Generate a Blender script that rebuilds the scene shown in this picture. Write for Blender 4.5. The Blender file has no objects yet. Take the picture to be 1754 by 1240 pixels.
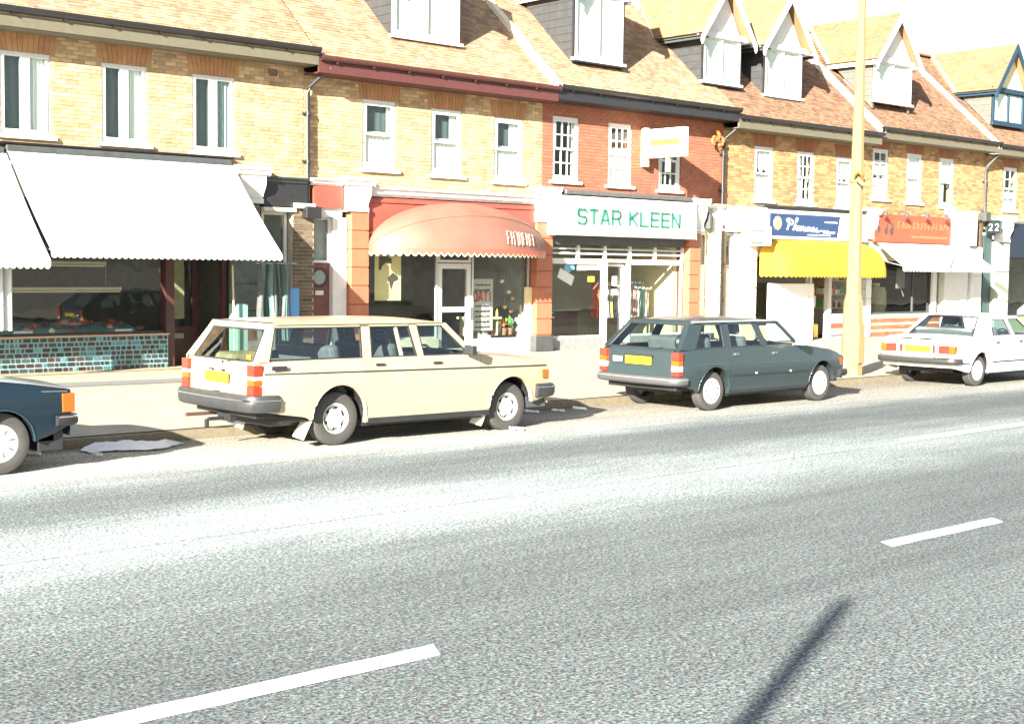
import bpy, math, random
from mathutils import Vector, Matrix
random.seed(7)
R = math.radians
scene = bpy.context.scene
col = scene.collection

# ------------------------------------------------------------------ camera, sky, sun, exposure
cam_d = bpy.data.cameras.new("camera"); cam = bpy.data.objects.new("camera", cam_d); col.objects.link(cam)
yaw, pitch, roll = R(41.7457), R(3.9582), 0.0125
F = Vector((math.sin(yaw)*math.cos(pitch), math.cos(yaw)*math.cos(pitch), -math.sin(pitch)))
Rt = Vector((math.cos(yaw), -math.sin(yaw), 0)); Up = Rt.cross(F)
R2 = Rt*math.cos(roll) + Up*math.sin(roll); U2 = Up*math.cos(roll) - Rt*math.sin(roll)
mw = Matrix((R2, U2, -F)).transposed().to_4x4(); mw.translation = Vector((0, 0, 2.1))
cam.matrix_world = mw
cam_d.sensor_width = 36; cam_d.lens = 2370/1754*36; cam_d.clip_end = 2000; cam_d.clip_start = .05
scene.camera = cam
SUN_EL, SUN_AZ = R(19.5), R(25)          # light travels towards (+cos az, +sin az)
w = bpy.data.worlds.new("World"); scene.world = w; w.use_nodes = True
nt = w.node_tree; nt.nodes.clear()
sky = nt.nodes.new('ShaderNodeTexSky'); sky.sky_type = 'NISHITA'; sky.sun_disc = False
sky.sun_elevation = SUN_EL; sky.sun_rotation = R(270-25); sky.air_density = 1.0; sky.dust_density = 1.0; sky.ozone_density = 1.5
bg = nt.nodes.new('ShaderNodeBackground'); bg.inputs[1].default_value = .05
wo = nt.nodes.new('ShaderNodeOutputWorld')
hsv = nt.nodes.new('ShaderNodeHueSaturation'); hsv.inputs['Saturation'].default_value = .7; nt.links.new(sky.outputs[0], hsv.inputs['Color']); nt.links.new(hsv.outputs[0], bg.inputs[0]); nt.links.new(bg.outputs[0], wo.inputs[0])
sd = bpy.data.lights.new("sun", 'SUN'); sd.energy = 5.0; sd.angle = R(.53); sd.color = (1, .94, .84)
so = bpy.data.objects.new("sun", sd); col.objects.link(so); so.location = (-30, -10, 30)
sundir = Vector((math.cos(SUN_EL)*math.cos(SUN_AZ), math.cos(SUN_EL)*math.sin(SUN_AZ), -math.sin(SUN_EL)))
so.rotation_euler = sundir.to_track_quat('-Z', 'Y').to_euler()
scene.view_settings.view_transform = 'Standard'; scene.view_settings.look = 'None'
scene.view_settings.exposure = 2.5; scene.view_settings.gamma = 1; scene.view_settings.use_curve_mapping = False

# ------------------------------------------------------------------ materials
MATS = {}
def mat(name, c, rough=.7, metal=0, var=0, scale=8, bump=0, spec=.5, c2=None, island=0, aniso=None, coat=0, bscale=None):
    """procedural principled material: base colour, noise variation towards c2, per-piece variation, bump"""
    if name in MATS: return MATS[name]
    m = bpy.data.materials.new(name); m.use_nodes = True; t = m.node_tree; N = t.nodes; L = t.links
    p = N['Principled BSDF']; p.inputs['Roughness'].default_value = rough; p.inputs['Metallic'].default_value = metal
    p.inputs['Specular IOR Level'].default_value = spec; p.inputs['Coat Weight'].default_value = coat
    base = (*c, 1)
    tc = N.new('ShaderNodeTexCoord'); mp = N.new('ShaderNodeMapping'); L.new(tc.outputs['Object'], mp.inputs[0])
    if aniso: mp.inputs['Scale'].default_value = aniso
    out = None
    if var or c2:
        n = N.new('ShaderNodeTexNoise'); n.inputs['Scale'].default_value = scale; n.inputs['Detail'].default_value = 6
        n.inputs['Roughness'].default_value = .65
        L.new(mp.outputs[0], n.inputs['Vector'])
        r = N.new('ShaderNodeMapRange'); r.inputs[1].default_value = .32; r.inputs[2].default_value = .68
        L.new(n.outputs[0], r.inputs[0])
        mx = N.new('ShaderNodeMix'); mx.data_type = 'RGBA'
        lo = c2 if c2 else tuple(x*(1-var) for x in c); hi = c if c2 else tuple(min(1, x*(1+var)) for x in c)
        mx.inputs[6].default_value = (*lo, 1); mx.inputs[7].default_value = (*hi, 1)
        L.new(r.outputs[0], mx.inputs[0]); out = mx.outputs[2]
    if island:
        g = N.new('ShaderNodeNewGeometry'); oi = N.new('ShaderNodeObjectInfo')
        a = N.new('ShaderNodeMath'); a.operation = 'ADD'; L.new(g.outputs['Random Per Island'], a.inputs[0]); L.new(oi.outputs['Random'], a.inputs[1])
        f = N.new('ShaderNodeMath'); f.operation = 'FRACT'; L.new(a.outputs[0], f.inputs[0])
        r2 = N.new('ShaderNodeMapRange'); r2.inputs[3].default_value = 1-island; r2.inputs[4].default_value = 1+island*.6
        L.new(f.outputs[0], r2.inputs[0])
        f2 = N.new('ShaderNodeMath'); f2.operation = 'MULTIPLY'; f2.inputs[1].default_value = 7.3; L.new(f.outputs[0], f2.inputs[0])
        f3 = N.new('ShaderNodeMath'); f3.operation = 'FRACT'; L.new(f2.outputs[0], f3.inputs[0])
        r3 = N.new('ShaderNodeMapRange'); r3.inputs[3].default_value = .49; r3.inputs[4].default_value = .51; L.new(f3.outputs[0], r3.inputs[0])
        hs = N.new('ShaderNodeHueSaturation')
        if out: L.new(out, hs.inputs['Color'])
        else: hs.inputs['Color'].default_value = base
        L.new(r2.outputs[0], hs.inputs['Value']); L.new(r3.outputs[0], hs.inputs['Hue']); out = hs.outputs[0]
    if out: L.new(out, p.inputs['Base Color'])
    else: p.inputs['Base Color'].default_value = base
    if bump:
        n2 = N.new('ShaderNodeTexNoise'); n2.inputs['Scale'].default_value = bscale or scale*6; n2.inputs['Detail'].default_value = 4
        L.new(mp.outputs[0], n2.inputs['Vector'])
        b = N.new('ShaderNodeBump'); b.inputs['Strength'].default_value = bump; b.inputs['Distance'].default_value = .01
        L.new(n2.outputs[0], b.inputs['Height']); L.new(b.outputs[0], p.inputs['Normal'])
    MATS[name] = m; return m

def glass(name, tint=(.85, .93, .9), refl=1.0, ior=1.5):
    m = bpy.data.materials.new(name); m.use_nodes = True; t = m.node_tree; N = t.nodes; L = t.links; N.clear()
    o = N.new('ShaderNodeOutputMaterial'); tr = N.new('ShaderNodeBsdfTransparent'); tr.inputs[0].default_value = (*tint, 1)
    g = N.new('ShaderNodeBsdfGlossy'); g.inputs['Roughness'].default_value = .02
    # two-sided Schlick reflectance, the same for light coming through from behind
    ge = N.new('ShaderNodeNewGeometry'); dt = N.new('ShaderNodeVectorMath'); dt.operation = 'DOT_PRODUCT'; L.new(ge.outputs['Normal'], dt.inputs[0]); L.new(ge.outputs['Incoming'], dt.inputs[1])
    prev = dt.outputs['Value']; mu = None
    for op, v in (('ABSOLUTE', 0), ('SUBTRACT', 1), ('POWER', 5), ('MULTIPLY', .93*refl), ('ADD', .06*refl)):
        mu = N.new('ShaderNodeMath'); mu.operation = op
        if op == 'SUBTRACT': mu.inputs[0].default_value = 1; L.new(prev, mu.inputs[1])
        else: L.new(prev, mu.inputs[0]); mu.inputs[1].default_value = v
        prev = mu.outputs[0]
    tc = N.new('ShaderNodeTexCoord'); n = N.new('ShaderNodeTexNoise'); n.inputs['Scale'].default_value = 1.6
    L.new(tc.outputs['Object'], n.inputs['Vector'])
    b = N.new('ShaderNodeBump'); b.inputs['Strength'].default_value = .12; b.inputs['Distance'].default_value = .02
    L.new(n.outputs[0], b.inputs['Height']); L.new(b.outputs[0], g.inputs['Normal'])
    mx = N.new('ShaderNodeMixShader'); L.new(mu.outputs[0], mx.inputs[0]); L.new(tr.outputs[0], mx.inputs[1]); L.new(g.outputs[0], mx.inputs[2])
    L.new(mx.outputs[0], o.inputs[0]); MATS[name] = m; return m

brickY = mat('stock_brick', (.43, .30, .168), .9, var=.30, scale=3, bump=.4, island=.34, bscale=60)
brickO = mat('orange_stock_brick', (.34, .20, .09), .9, var=.28, scale=3, bump=.4, island=.4, bscale=60)
brickR = mat('painted_red_brick', (.29, .105, .06), .85, var=.15, scale=3, bump=.3, island=.10, bscale=60)
brickD = mat('sooty_brick', (.13, .095, .06), .9, var=.3, scale=4, bump=.4, island=.4, bscale=60)
mortar = mat('mortar', (.30, .22, .12), .95, var=.2, scale=6, bump=.3)
mortarR = mat('red_painted_mortar', (.25, .09, .052), .95, var=.1, scale=6)
mortarD = mat('sooty_mortar', (.34, .30, .24), .95, var=.2, scale=6)
lintelM = mat('gauged_brick', (.34, .175, .08), .9, var=.15, scale=6, bump=.3, island=.12)
tileL = mat('clay_tile_pale', (.36, .245, .15), .9, c2=(.25, .155, .09), scale=.9, bump=.3, island=.32, bscale=40)
tileR = mat('clay_tile_brown', (.24, .135, .075), .9, c2=(.16, .085, .05), scale=1.2, bump=.3, island=.38, bscale=40)
white = mat('white_paint', (.58, .575, .55), .5, var=.05, scale=5, bump=.1)
cream = mat('cream_paint', (.50, .455, .33), .6, var=.08, scale=5, bump=.1)
creamY = mat('cream_stucco', (.66, .58, .34), .7, var=.08, scale=5, bump=.15)
stone = mat('painted_stone', (.72, .70, .62), .7, var=.08, scale=4, bump=.2)
redP = mat('red_fascia_paint', (.30, .065, .045), .5, var=.1, scale=3)
orangeP = mat('orange_red_paint', (.36, .125, .065), .6, var=.1, scale=4, bump=.15)
maroon = mat('maroon_paint', (.085, .027, .024), .5, var=.1)
brownP = mat('brown_red_door', (.055, .018, .016), .45, var=.1)
black = mat('black_paint', (.018, .018, .02), .45, var=.2)
darkgrey = mat('dark_grey', (.05, .055, .055), .6, var=.2)
grey = mat('grey_metal', (.25, .26, .25), .45, metal=.3, var=.1)
alu = mat('aluminium', (.62, .63, .62), .4, metal=.4, var=.05)
lead = mat('lead_cladding', (.035, .036, .036), .7, var=.2, scale=5)
cement = mat('cement_fillet', (.62, .56, .42), .9, var=.1, bump=.3)
canvasW = mat('white_canvas', (.58, .59, .58), .85, c2=(.52, .545, .55), scale=1.5, bump=.15)
canvasC = mat('cyan_canvas', (.30, .58, .62), .85, var=.05)
canvasY = mat('yellow_canvas', (.50, .27, .015), .85, var=.06, scale=2)
canvasR = mat('dusty_red_canopy', (.24, .11, .078), .6, c2=(.19, .08, .055), scale=1.2, spec=.6)
canvasR2 = mat('red_valance', (.48, .09, .06), .5)
roomM = mat('room_wall', (.26, .27, .255), .9, var=.2, scale=2)
roomF = mat('room_floor', (.10, .09, .08), .6, var=.2, scale=2)
roomL = mat('room_wall_light', (.50, .46, .36), .9, var=.1, scale=2)
curtainM = mat('net_curtain', (.78, .76, .70), .9, var=.05)
curtainT = mat('grey_teal_blind', (.30, .36, .35), .9, var=.1)
tealP = mat('teal_plastic', (.06, .13, .12), .5, var=.2)
blueP = mat('blue_board', (.10, .28, .55), .5)
greenL = mat('green_lettering', (.012, .17, .11), .5)
blueS = mat('blue_sign', (.018, .045, .115), .4, var=.1)
orangeS = mat('orange_red_sign', (.44, .07, .035), .45, var=.1, scale=3)
yellowS = mat('yellow_plastic', (.75, .50, .06), .4)
orangeL = mat('orange_lettering', (.50, .13, .025), .5)
paper = mat('paper', (.80, .79, .75), .8)
paperY = mat('yellowed_poster', (.72, .62, .30), .7, var=.04)
ink = mat('dark_ink', (.05, .045, .04), .7)
inkG = mat('grey_ink', (.28, .27, .22), .7, var=.2, scale=30)
inkR = mat('red_ink', (.55, .10, .06), .6)
tileB = mat('teal_glazed_tile', (.035, .055, .06), .25, island=.75, c2=(.045, .03, .027), scale=6, spec=.6)
tileB2 = mat('brown_glazed_tile', (.055, .025, .02), .25, island=.6, spec=.6)
tileB3 = mat('pale_teal_glazed_tile', (.08, .21, .24), .25, island=.4, spec=.6)
grout = mat('pale_teal_grout', (.22, .40, .42), .8)
rubber = mat('tyre_rubber', (.045, .043, .040), .8, var=.15, scale=12)
blackR = mat('black_rubber_trim', (.02, .02, .022), .5)
chrome = mat('chrome', (.7, .7, .7), .18, metal=1)
bumperM = mat('bumper_dark', (.03, .031, .032), .45, var=.15)
rimM = mat('wheel_steel', (.42, .42, .38), .4, metal=.4, var=.1)
rimD = mat('wheel_slot', (.01, .01, .01), .9)
lampR = mat('red_lens', (.36, .03, .016), .15)
lampO = mat('amber_lens', (.36, .075, .01), .15)
lampW = mat('clear_lens', (.68, .66, .60), .15)
plateY = mat('yellow_plate', (.55, .38, .015), .4, c2=(.52, .36, .015), scale=10)
seatM = mat('seat_cloth', (.10, .105, .11), .9, var=.15)
seatT = mat('tan_seat_cloth', (.30, .25, .16), .9, var=.15)
dash = mat('dashboard', (.03, .03, .033), .6)
rustM = mat('rusty_iron', (.36, .14, .04), .85, var=.4, scale=30)
postM = mat('lamp_post_concrete', (.21, .16, .07), .85, var=.07, scale=3, bump=.3)
roadLine = mat('road_paint', (.80, .80, .78), .6, c2=(.72, .72, .70), scale=20, bump=.2, bscale=120)
gS = glass('window_glass', (.80, .88, .86), 1.0)
gShop = glass('shop_glass', (.86, .90, .88), 1.2)
gC = glass('car_glass', (.70, .80, .78), 1.9)
PAL = [mat('goods_%s' % n, c, .6) for n, c in dict(red=(.5, .1, .06), green=(.12, .3, .08), yellow=(.7, .5, .1), white=(.7, .7, .62), brown=(.2, .1, .05), orange=(.7, .3, .06), pink=(.6, .3, .25), dark=(.04, .04, .03)).items()]

# ------------------------------------------------------------------ mesh helper
ORG = {}
def origin_of(o):
    while o is not None and o.parent is not None: o = o.parent
    return ORG.get(o.name, Vector((0, 0, 0))) if o else Vector((0, 0, 0))
class MB:
    def __init__(s): s.v = []; s.f = []; s.m = []; s.mi = 0
    def quad(s, *p):
        i = len(s.v); s.v += [tuple(q) for q in p]; s.f.append(tuple(range(i, i+len(p)))); s.m.append(s.mi); return s
    def box(s, x0, x1, y0, y1, z0, z1):
        i = len(s.v)
        s.v += [(x0,y0,z0),(x1,y0,z0),(x1,y1,z0),(x0,y1,z0),(x0,y0,z1),(x1,y0,z1),(x1,y1,z1),(x0,y1,z1)]
        s.f += [(i,i+3,i+2,i+1),(i+4,i+5,i+6,i+7),(i,i+1,i+5,i+4),(i+1,i+2,i+6,i+5),(i+2,i+3,i+7,i+6),(i+3,i,i+4,i+7)]
        s.m += [s.mi]*6; return s
    def obox(s, c, ax, ay, az, hx, hy, hz):
        """box about c with axes ax, ay, az and half sizes"""
        c, ax, ay, az = Vector(c), Vector(ax).normalized(), Vector(ay).normalized(), Vector(az).normalized()
        i = len(s.v)
        for dz in (-1, 1):
            for dx, dy in ((-1,-1),(1,-1),(1,1),(-1,1)): s.v.append(tuple(c+ax*hx*dx+ay*hy*dy+az*hz*dz))
        s.f += [(i,i+3,i+2,i+1),(i+4,i+5,i+6,i+7),(i,i+1,i+5,i+4),(i+1,i+2,i+6,i+5),(i+2,i+3,i+7,i+6),(i+3,i,i+4,i+7)]
        s.m += [s.mi]*6; return s
    def prism(s, pts, fn, d):
        """polygon pts (a,b) mapped by fn(a,b,t) at t=0 and t=d"""
        n = len(pts); i = len(s.v)
        s.v += [tuple(fn(a, b, 0)) for a, b in pts] + [tuple(fn(a, b, d)) for a, b in pts]
        s.f.append(tuple(range(i, i+n))); s.f.append(tuple(range(i+2*n-1, i+n-1, -1))); s.m += [s.mi]*2
        for k in range(n):
            s.f.append((i+k, i+(k+1) % n, i+n+(k+1) % n, i+n+k)); s.m.append(s.mi)
        return s
    def xzprism(s, pts, y0, y1): return s.prism(pts, lambda a, b, t: (a, t and y1 or y0, b) if True else None, 1)
    def grid(s, P, closed=False, flip=False):
        """P[i][j] grid of points"""
        i0 = len(s.v); nj = len(P[0])
        for row in P: s.v += [tuple(q) for q in row]
        for a in range(len(P)-1):
            for b in range(nj-1 if not closed else nj):
                q = (i0+a*nj+b, i0+a*nj+(b+1) % nj, i0+(a+1)*nj+(b+1) % nj, i0+(a+1)*nj+b)
                s.f.append(q[::-1] if flip else q); s.m.append(s.mi)
        return s
    def tube(s, pts, r, n=8, cap=True):
        P = [Vector(p) for p in pts]; rows = []
        for k, p in enumerate(P):
            d = (P[min(k+1, len(P)-1)]-P[max(k-1, 0)]).normalized()
            a = d.cross(Vector((0, 0, 1)) if abs(d.z) < .9 else Vector((1, 0, 0))).normalized(); b = d.cross(a)
            rr = r[k] if isinstance(r, (list, tuple)) else r
            rows.append([p+(a*math.cos(t)+b*math.sin(t))*rr for t in [2*math.pi*j/n for j in range(n)]])
        s.grid(rows, closed=True)
        if cap: s.quad(*rows[0][::-1]); s.quad(*rows[-1])
        return s
    def lathe(s, prof, c, axis='y', n=24, cap=False):
        """prof: list of (r, h) around axis through c"""
        rows = []
        for r, h in prof:
            row = []
            for j in range(n):
                t = 2*math.pi*j/n; a, b = r*math.cos(t), r*math.sin(t)
                row.append({'y': (c[0]+a, c[1]+h, c[2]+b), 'x': (c[0]+h, c[1]+a, c[2]+b), 'z': (c[0]+a, c[1]+b, c[2]+h)}[axis])
            rows.append(row)
        s.grid(rows, closed=True)
        if cap: s.quad(*rows[-1]); s.quad(*rows[0][::-1])
        return s
    def build(s, name, mats, parent=None, smooth=False, loc=None, bevel=0, kind=None, label=None):
        me = bpy.data.meshes.new(name); o = bpy.data.objects.new(name, me); col.objects.link(o)
        off = Vector((0, 0, 0))
        if parent is not None: o.parent = parent; off = origin_of(parent)
        if loc is not None: o.location = Vector(loc)-off if parent is None or parent.parent is None else Vector(loc)-off; off = Vector(loc)
        me.from_pydata([(a-off.x, b-off.y, c-off.z) for a, b, c in s.v], [], s.f)
        for m in (mats if isinstance(mats, (list, tuple)) else [mats]): me.materials.append(m)
        me.polygons.foreach_set('material_index', s.m)
        if smooth:
            me.polygons.foreach_set('use_smooth', [True]*len(s.f)); me.update()
            me.set_sharp_from_angle(angle=R(smooth if smooth is not True else 38))
        me.update()
        if bevel:
            b = o.modifiers.new('bevel', 'BEVEL'); b.width = bevel; b.segments = 2; b.limit_method = 'ANGLE'
        if kind: o['kind'] = kind
        if label: o['label'] = label
        return o
def tag(o, label, cat, group=None):
    o['label'] = label; o['category'] = cat
    if group: o['group'] = group
    return o
def thing(name, loc, label, cat, group=None, rz=0, rx=0):
    o = bpy.data.objects.new(name, None); col.objects.link(o); o.empty_display_size = .2
    o.location = loc; o.rotation_euler = (0, rx, rz)
    if not rz and not rx: ORG[o.name] = Vector(loc)
    return tag(o, label, cat, group)
def solo(name, loc, mb, mats, label, cat, group=None, **k):
    return tag(mb.build(name, mats, loc=loc, **k), label, cat, group)
def structure(name, mb, mats, **k): return mb.build(name, mats, kind='structure', **k)

# ------------------------------------------------------------------ ground, road, pavement
def road_mat():
    m = bpy.data.materials.new('asphalt'); m.use_nodes = True; t = m.node_tree; N = t.nodes; L = t.links; p = N['Principled BSDF']
    tc = N.new('ShaderNodeTexCoord')
    def noise(s, d=3, r=.6, vec=None, sc=None):
        n = N.new('ShaderNodeTexNoise'); n.inputs['Scale'].default_value = s; n.inputs['Detail'].default_value = d; n.inputs['Roughness'].default_value = r
        if sc:
            mp = N.new('ShaderNodeMapping'); mp.inputs['Scale'].default_value = sc; L.new(tc.outputs['Object'], mp.inputs[0]); L.new(mp.outputs[0], n.inputs['Vector'])
        else: L.new(tc.outputs['Object'], n.inputs['Vector'])
        return n.outputs[0]
    def mr(src, a, b, c, d):
        r = N.new('ShaderNodeMapRange'); r.inputs[1].default_value = a; r.inputs[2].default_value = b; r.inputs[3].default_value = c; r.inputs[4].default_value = d
        L.new(src, r.inputs[0]); return r.outputs[0]
    def math_(op, a, b):
        n = N.new('ShaderNodeMath'); n.operation = op
        for i, x in enumerate((a, b)):
            if isinstance(x, (int, float)): n.inputs[i].default_value = x
            else: L.new(x, n.inputs[i])
        return n.outputs[0]
    sx = N.new('ShaderNodeSeparateXYZ'); L.new(tc.outputs['Object'], sx.inputs[0])
    wob = mr(noise(.5, 5, .7, sc=(.5, 1.5, 1)), .3, .7, -.45, .45)
    y = math_('ADD', sx.outputs[1], wob)
    ramp = N.new('ShaderNodeValToRGB'); L.new(mr(y, 0, 16, 0, 1), ramp.inputs[0])
    ramp.color_ramp.interpolation = 'B_SPLINE'
    stops = [(0, .62), (3.6, .70), (5.0, .66), (6.6, .60), (7.6, .72), (8.3, .98), (9.0, 1.6), (9.6, 1.8), (10.2, 1.25), (10.9, .70), (11.8, .68), (12.3, 1.15), (12.8, 1.9), (13.6, 1.8), (14.7, 1.2), (16, 1.2)]
    e = ramp.color_ramp.elements
    while len(e) < len(stops): e.new(.5)
    for i, (yy, vv) in enumerate(stops): e[i].position = yy/16; e[i].color = (vv/3,)*3+(1,)
    band = math_('MULTIPLY', ramp.outputs[0], 3)
    grain = mr(noise(44, 4, .8), .41, .66, .30, 2.9)
    grain2 = mr(noise(17, 3, .7), .35, .65, .74, 1.3)
    big = mr(noise(1.2, 4, .7, sc=(.4, 1, 1)), .3, .7, .86, 1.14)
    seam = math_('ABSOLUTE', math_('SUBTRACT', sx.outputs[1], 9.36), 0)
    v = math_('MULTIPLY', math_('MULTIPLY', band, grain), math_('MULTIPLY', grain2, big))
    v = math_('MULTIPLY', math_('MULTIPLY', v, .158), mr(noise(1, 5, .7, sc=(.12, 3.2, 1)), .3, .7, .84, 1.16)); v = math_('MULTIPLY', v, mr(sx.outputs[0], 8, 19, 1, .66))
    seamk = mr(seam, .008, .02, .5, 1); v = math_('MULTIPLY', v, seamk)
    hue = N.new('ShaderNodeMix'); hue.data_type = 'RGBA'; L.new(mr(noise(26, 3), .4, .6, 0, 1), hue.inputs[0])
    hue.inputs[6].default_value = (.76, 1.02, .99, 1); hue.inputs[7].default_value = (1.03, 1.0, .99, 1)
    dust = N.new('ShaderNodeMix'); dust.data_type = 'RGBA'; L.new(mr(sx.outputs[1], 12, 14, 0, 1), dust.inputs[0])
    L.new(hue.outputs[2], dust.inputs[6]); dust.inputs[7].default_value = (1.08, 1.0, .80, 1)
    sc = N.new('ShaderNodeVectorMath'); sc.operation = 'SCALE'; L.new(dust.outputs[2], sc.inputs[0]); L.new(v, sc.inputs['Scale'])
    L.new(sc.outputs[0], p.inputs['Base Color']); p.inputs['Roughness'].default_value = .85; p.inputs['Specular IOR Level'].default_value = .3
    b = N.new('ShaderNodeBump'); b.inputs['Strength'].default_value = .55; b.inputs['Distance'].default_value = .006
    L.new(noise(90, 3, .7), b.inputs['Height']); L.new(b.outputs[0], p.inputs['Normal'])
    return m
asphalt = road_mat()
pave = mat('pavement_concrete', (.37, .34, .255), .9, c2=(.29, .265, .20), scale=2.5, bump=.4, bscale=80)
kerbM = mat('kerb_granite', (.22, .19, .12), .85, c2=(.15, .13, .085), scale=12, bump=.4, island=.15)
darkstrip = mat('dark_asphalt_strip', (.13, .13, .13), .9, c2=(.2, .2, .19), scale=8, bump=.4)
groundM = mat('earth', (.2, .19, .16), .95, var=.2, scale=.5)

s = MB().quad((-600, -600, -.05), (700, -600, -.05), (700, 700, -.05), (-600, 700, -.05)); structure('ground', s, groundM)
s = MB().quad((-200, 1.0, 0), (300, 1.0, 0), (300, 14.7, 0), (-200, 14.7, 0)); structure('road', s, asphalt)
# far pavement as a slab of its own, with long slightly uneven bays
s = MB().quad((-60, 14.845, .12), (120, 14.845, .12), (120, 24.2, .12), (-60, 24.2, .12)); pv = structure('pavement', s, pave)
s = MB().box(-60, 120, -6, .86, -.04, .12); structure('pavement_near', s, pave)
km = None
for side, (ky0, ky1) in enumerate(((14.7, 14.845), (.855, 1.0))):
    k = structure('kerb' if side == 0 else 'kerb_near', MB().box(-60, 120, ky0+.01, ky1-.005, -.04, .11), kerbM)
    if side == 0:
        for i in range(48):
            x = -2 + i*.9
            if km is None:
                q = MB().box(-.446, .446, -.072, .073, -.06, .065); ob = q.build('kerb_stone', kerbM, k, loc=(x+.45, 14.772, .06), bevel=.012); km = ob.data
                ob.location = (x+.45, 14.772, .06)
            else:
                c = bpy.data.objects.new('kerb_stone', km); col.objects.link(c); c.parent = k
                b = c.modifiers.new('bevel', 'BEVEL'); b.width = .012; b.segments = 2
                c.location = (x+.45, 14.772+random.uniform(-.004, .004), .06+random.uniform(-.004, .004))
# joints of the paving: faint recessed lines between bays, and one darker strip laid over the pavement
s = MB()
for yy in (17.6, 20.4): s.quad((-20, yy, .124), (60, yy, .124), (60, yy+.018, .124), (-20, yy+.018, .124))
structure('paving_joint', s, mat('joint_dirt', (.26, .23, .17), .95))
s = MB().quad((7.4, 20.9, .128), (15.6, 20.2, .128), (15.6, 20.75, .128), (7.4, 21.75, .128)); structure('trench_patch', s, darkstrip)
s = MB().quad((8.2, 23.15, .129), (13.6, 23.15, .129), (13.6, 23.8, .129), (8.2, 23.8, .129)); structure('shop_step', s, mat('worn_step', (.34, .27, .16), .9, var=.2, scale=10, bump=.4))
# lane marks
for i, (x0, x1, yc, wd, lab) in enumerate(((2.3, 4.62, 5.82, .19, 'white lane dash nearest the camera at the bottom left'), (9.12, 10.8, 5.93, .17, 'white lane dash in the middle of the right half of the road'),
        (15.0, 19.2, 9.55, .16, 'long white lane dash far right below the white saloon'), (15.4, 17.4, 5.95, .17, 'white lane dash beyond the right edge of the picture'), (-4.2, -2.2, 5.82, .19, 'white lane dash beyond the left edge of the picture'))):
    s = MB(); n = 14; sk = .10
    top = [(x0+(x1-x0)*k/n+sk, yc+wd/2+random.uniform(-.006, .006), .004) for k in range(n+1)]
    bot = [(x0+(x1-x0)*k/n, yc-wd/2+random.uniform(-.006, .006), .004) for k in range(n+1)]
    s.grid([bot, top]); o = s.build('lane_mark', roadLine, kind='structure'); o['label'] = lab
# litter
def rag(x0, x1, y0, y1, h, seed):
    rnd = random.Random(seed); s = MB(); P = []; n, m_ = 16, 8
    for i in range(n+1):
        row = []
        for j in range(m_+1):
            u, v = i/n, j/m_; wdt = .35+.65*math.sin(math.pi*min(1, u*1.15+.05))
            x = x0+(x1-x0)*u; y = (y0+y1)/2+(v-.5)*(y1-y0)*wdt+.1*math.sin(u*7)
            edge = min(u, 1-u, v, 1-v)
            z = .012+h*abs(math.sin(u*9+v*5+seed))*min(1, edge*5)+rnd.uniform(0, .012)
            row.append((x, y, z))
        P.append(row)
    return s.grid(P)
solo('discarded_sheet', (7.1, 14.4, 0), rag(6.55, 7.75, 14.1, 14.65, .07, 3), paper, 'crumpled white sheet lying in the gutter ahead of the dark blue car', 'litter', smooth=60)
for i, (x, y, l, lab) in enumerate(((5.95, 14.45, .16, 'small pale scrap in the shade by the dark blue bumper'), (6.5, 14.0, .07, 'tiny white scrap in the shadow of the dark blue car'), (13.3, 14.5, .16, 'white scrap in the shadow ahead of the beige estate'), (14.2, 14.42, .12, 'scrap of paper at the tip of the beige estate shadow'),
        (11.75, 13.08, .09, 'pale scrap against the front tyre of the beige estate'), (19.4, 14.1, .14, 'white scrap on the road ahead of the grey estate'), (13.75, 14.4, .1, 'smallest scrap between kerb and beige estate shadow'))):
    solo('paper_scrap', (x, y, 0), rag(x, x+l, y, y+l*.7, .03, i+5), paper, lab, 'litter', 'scraps of paper in the gutter', smooth=60)

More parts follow.
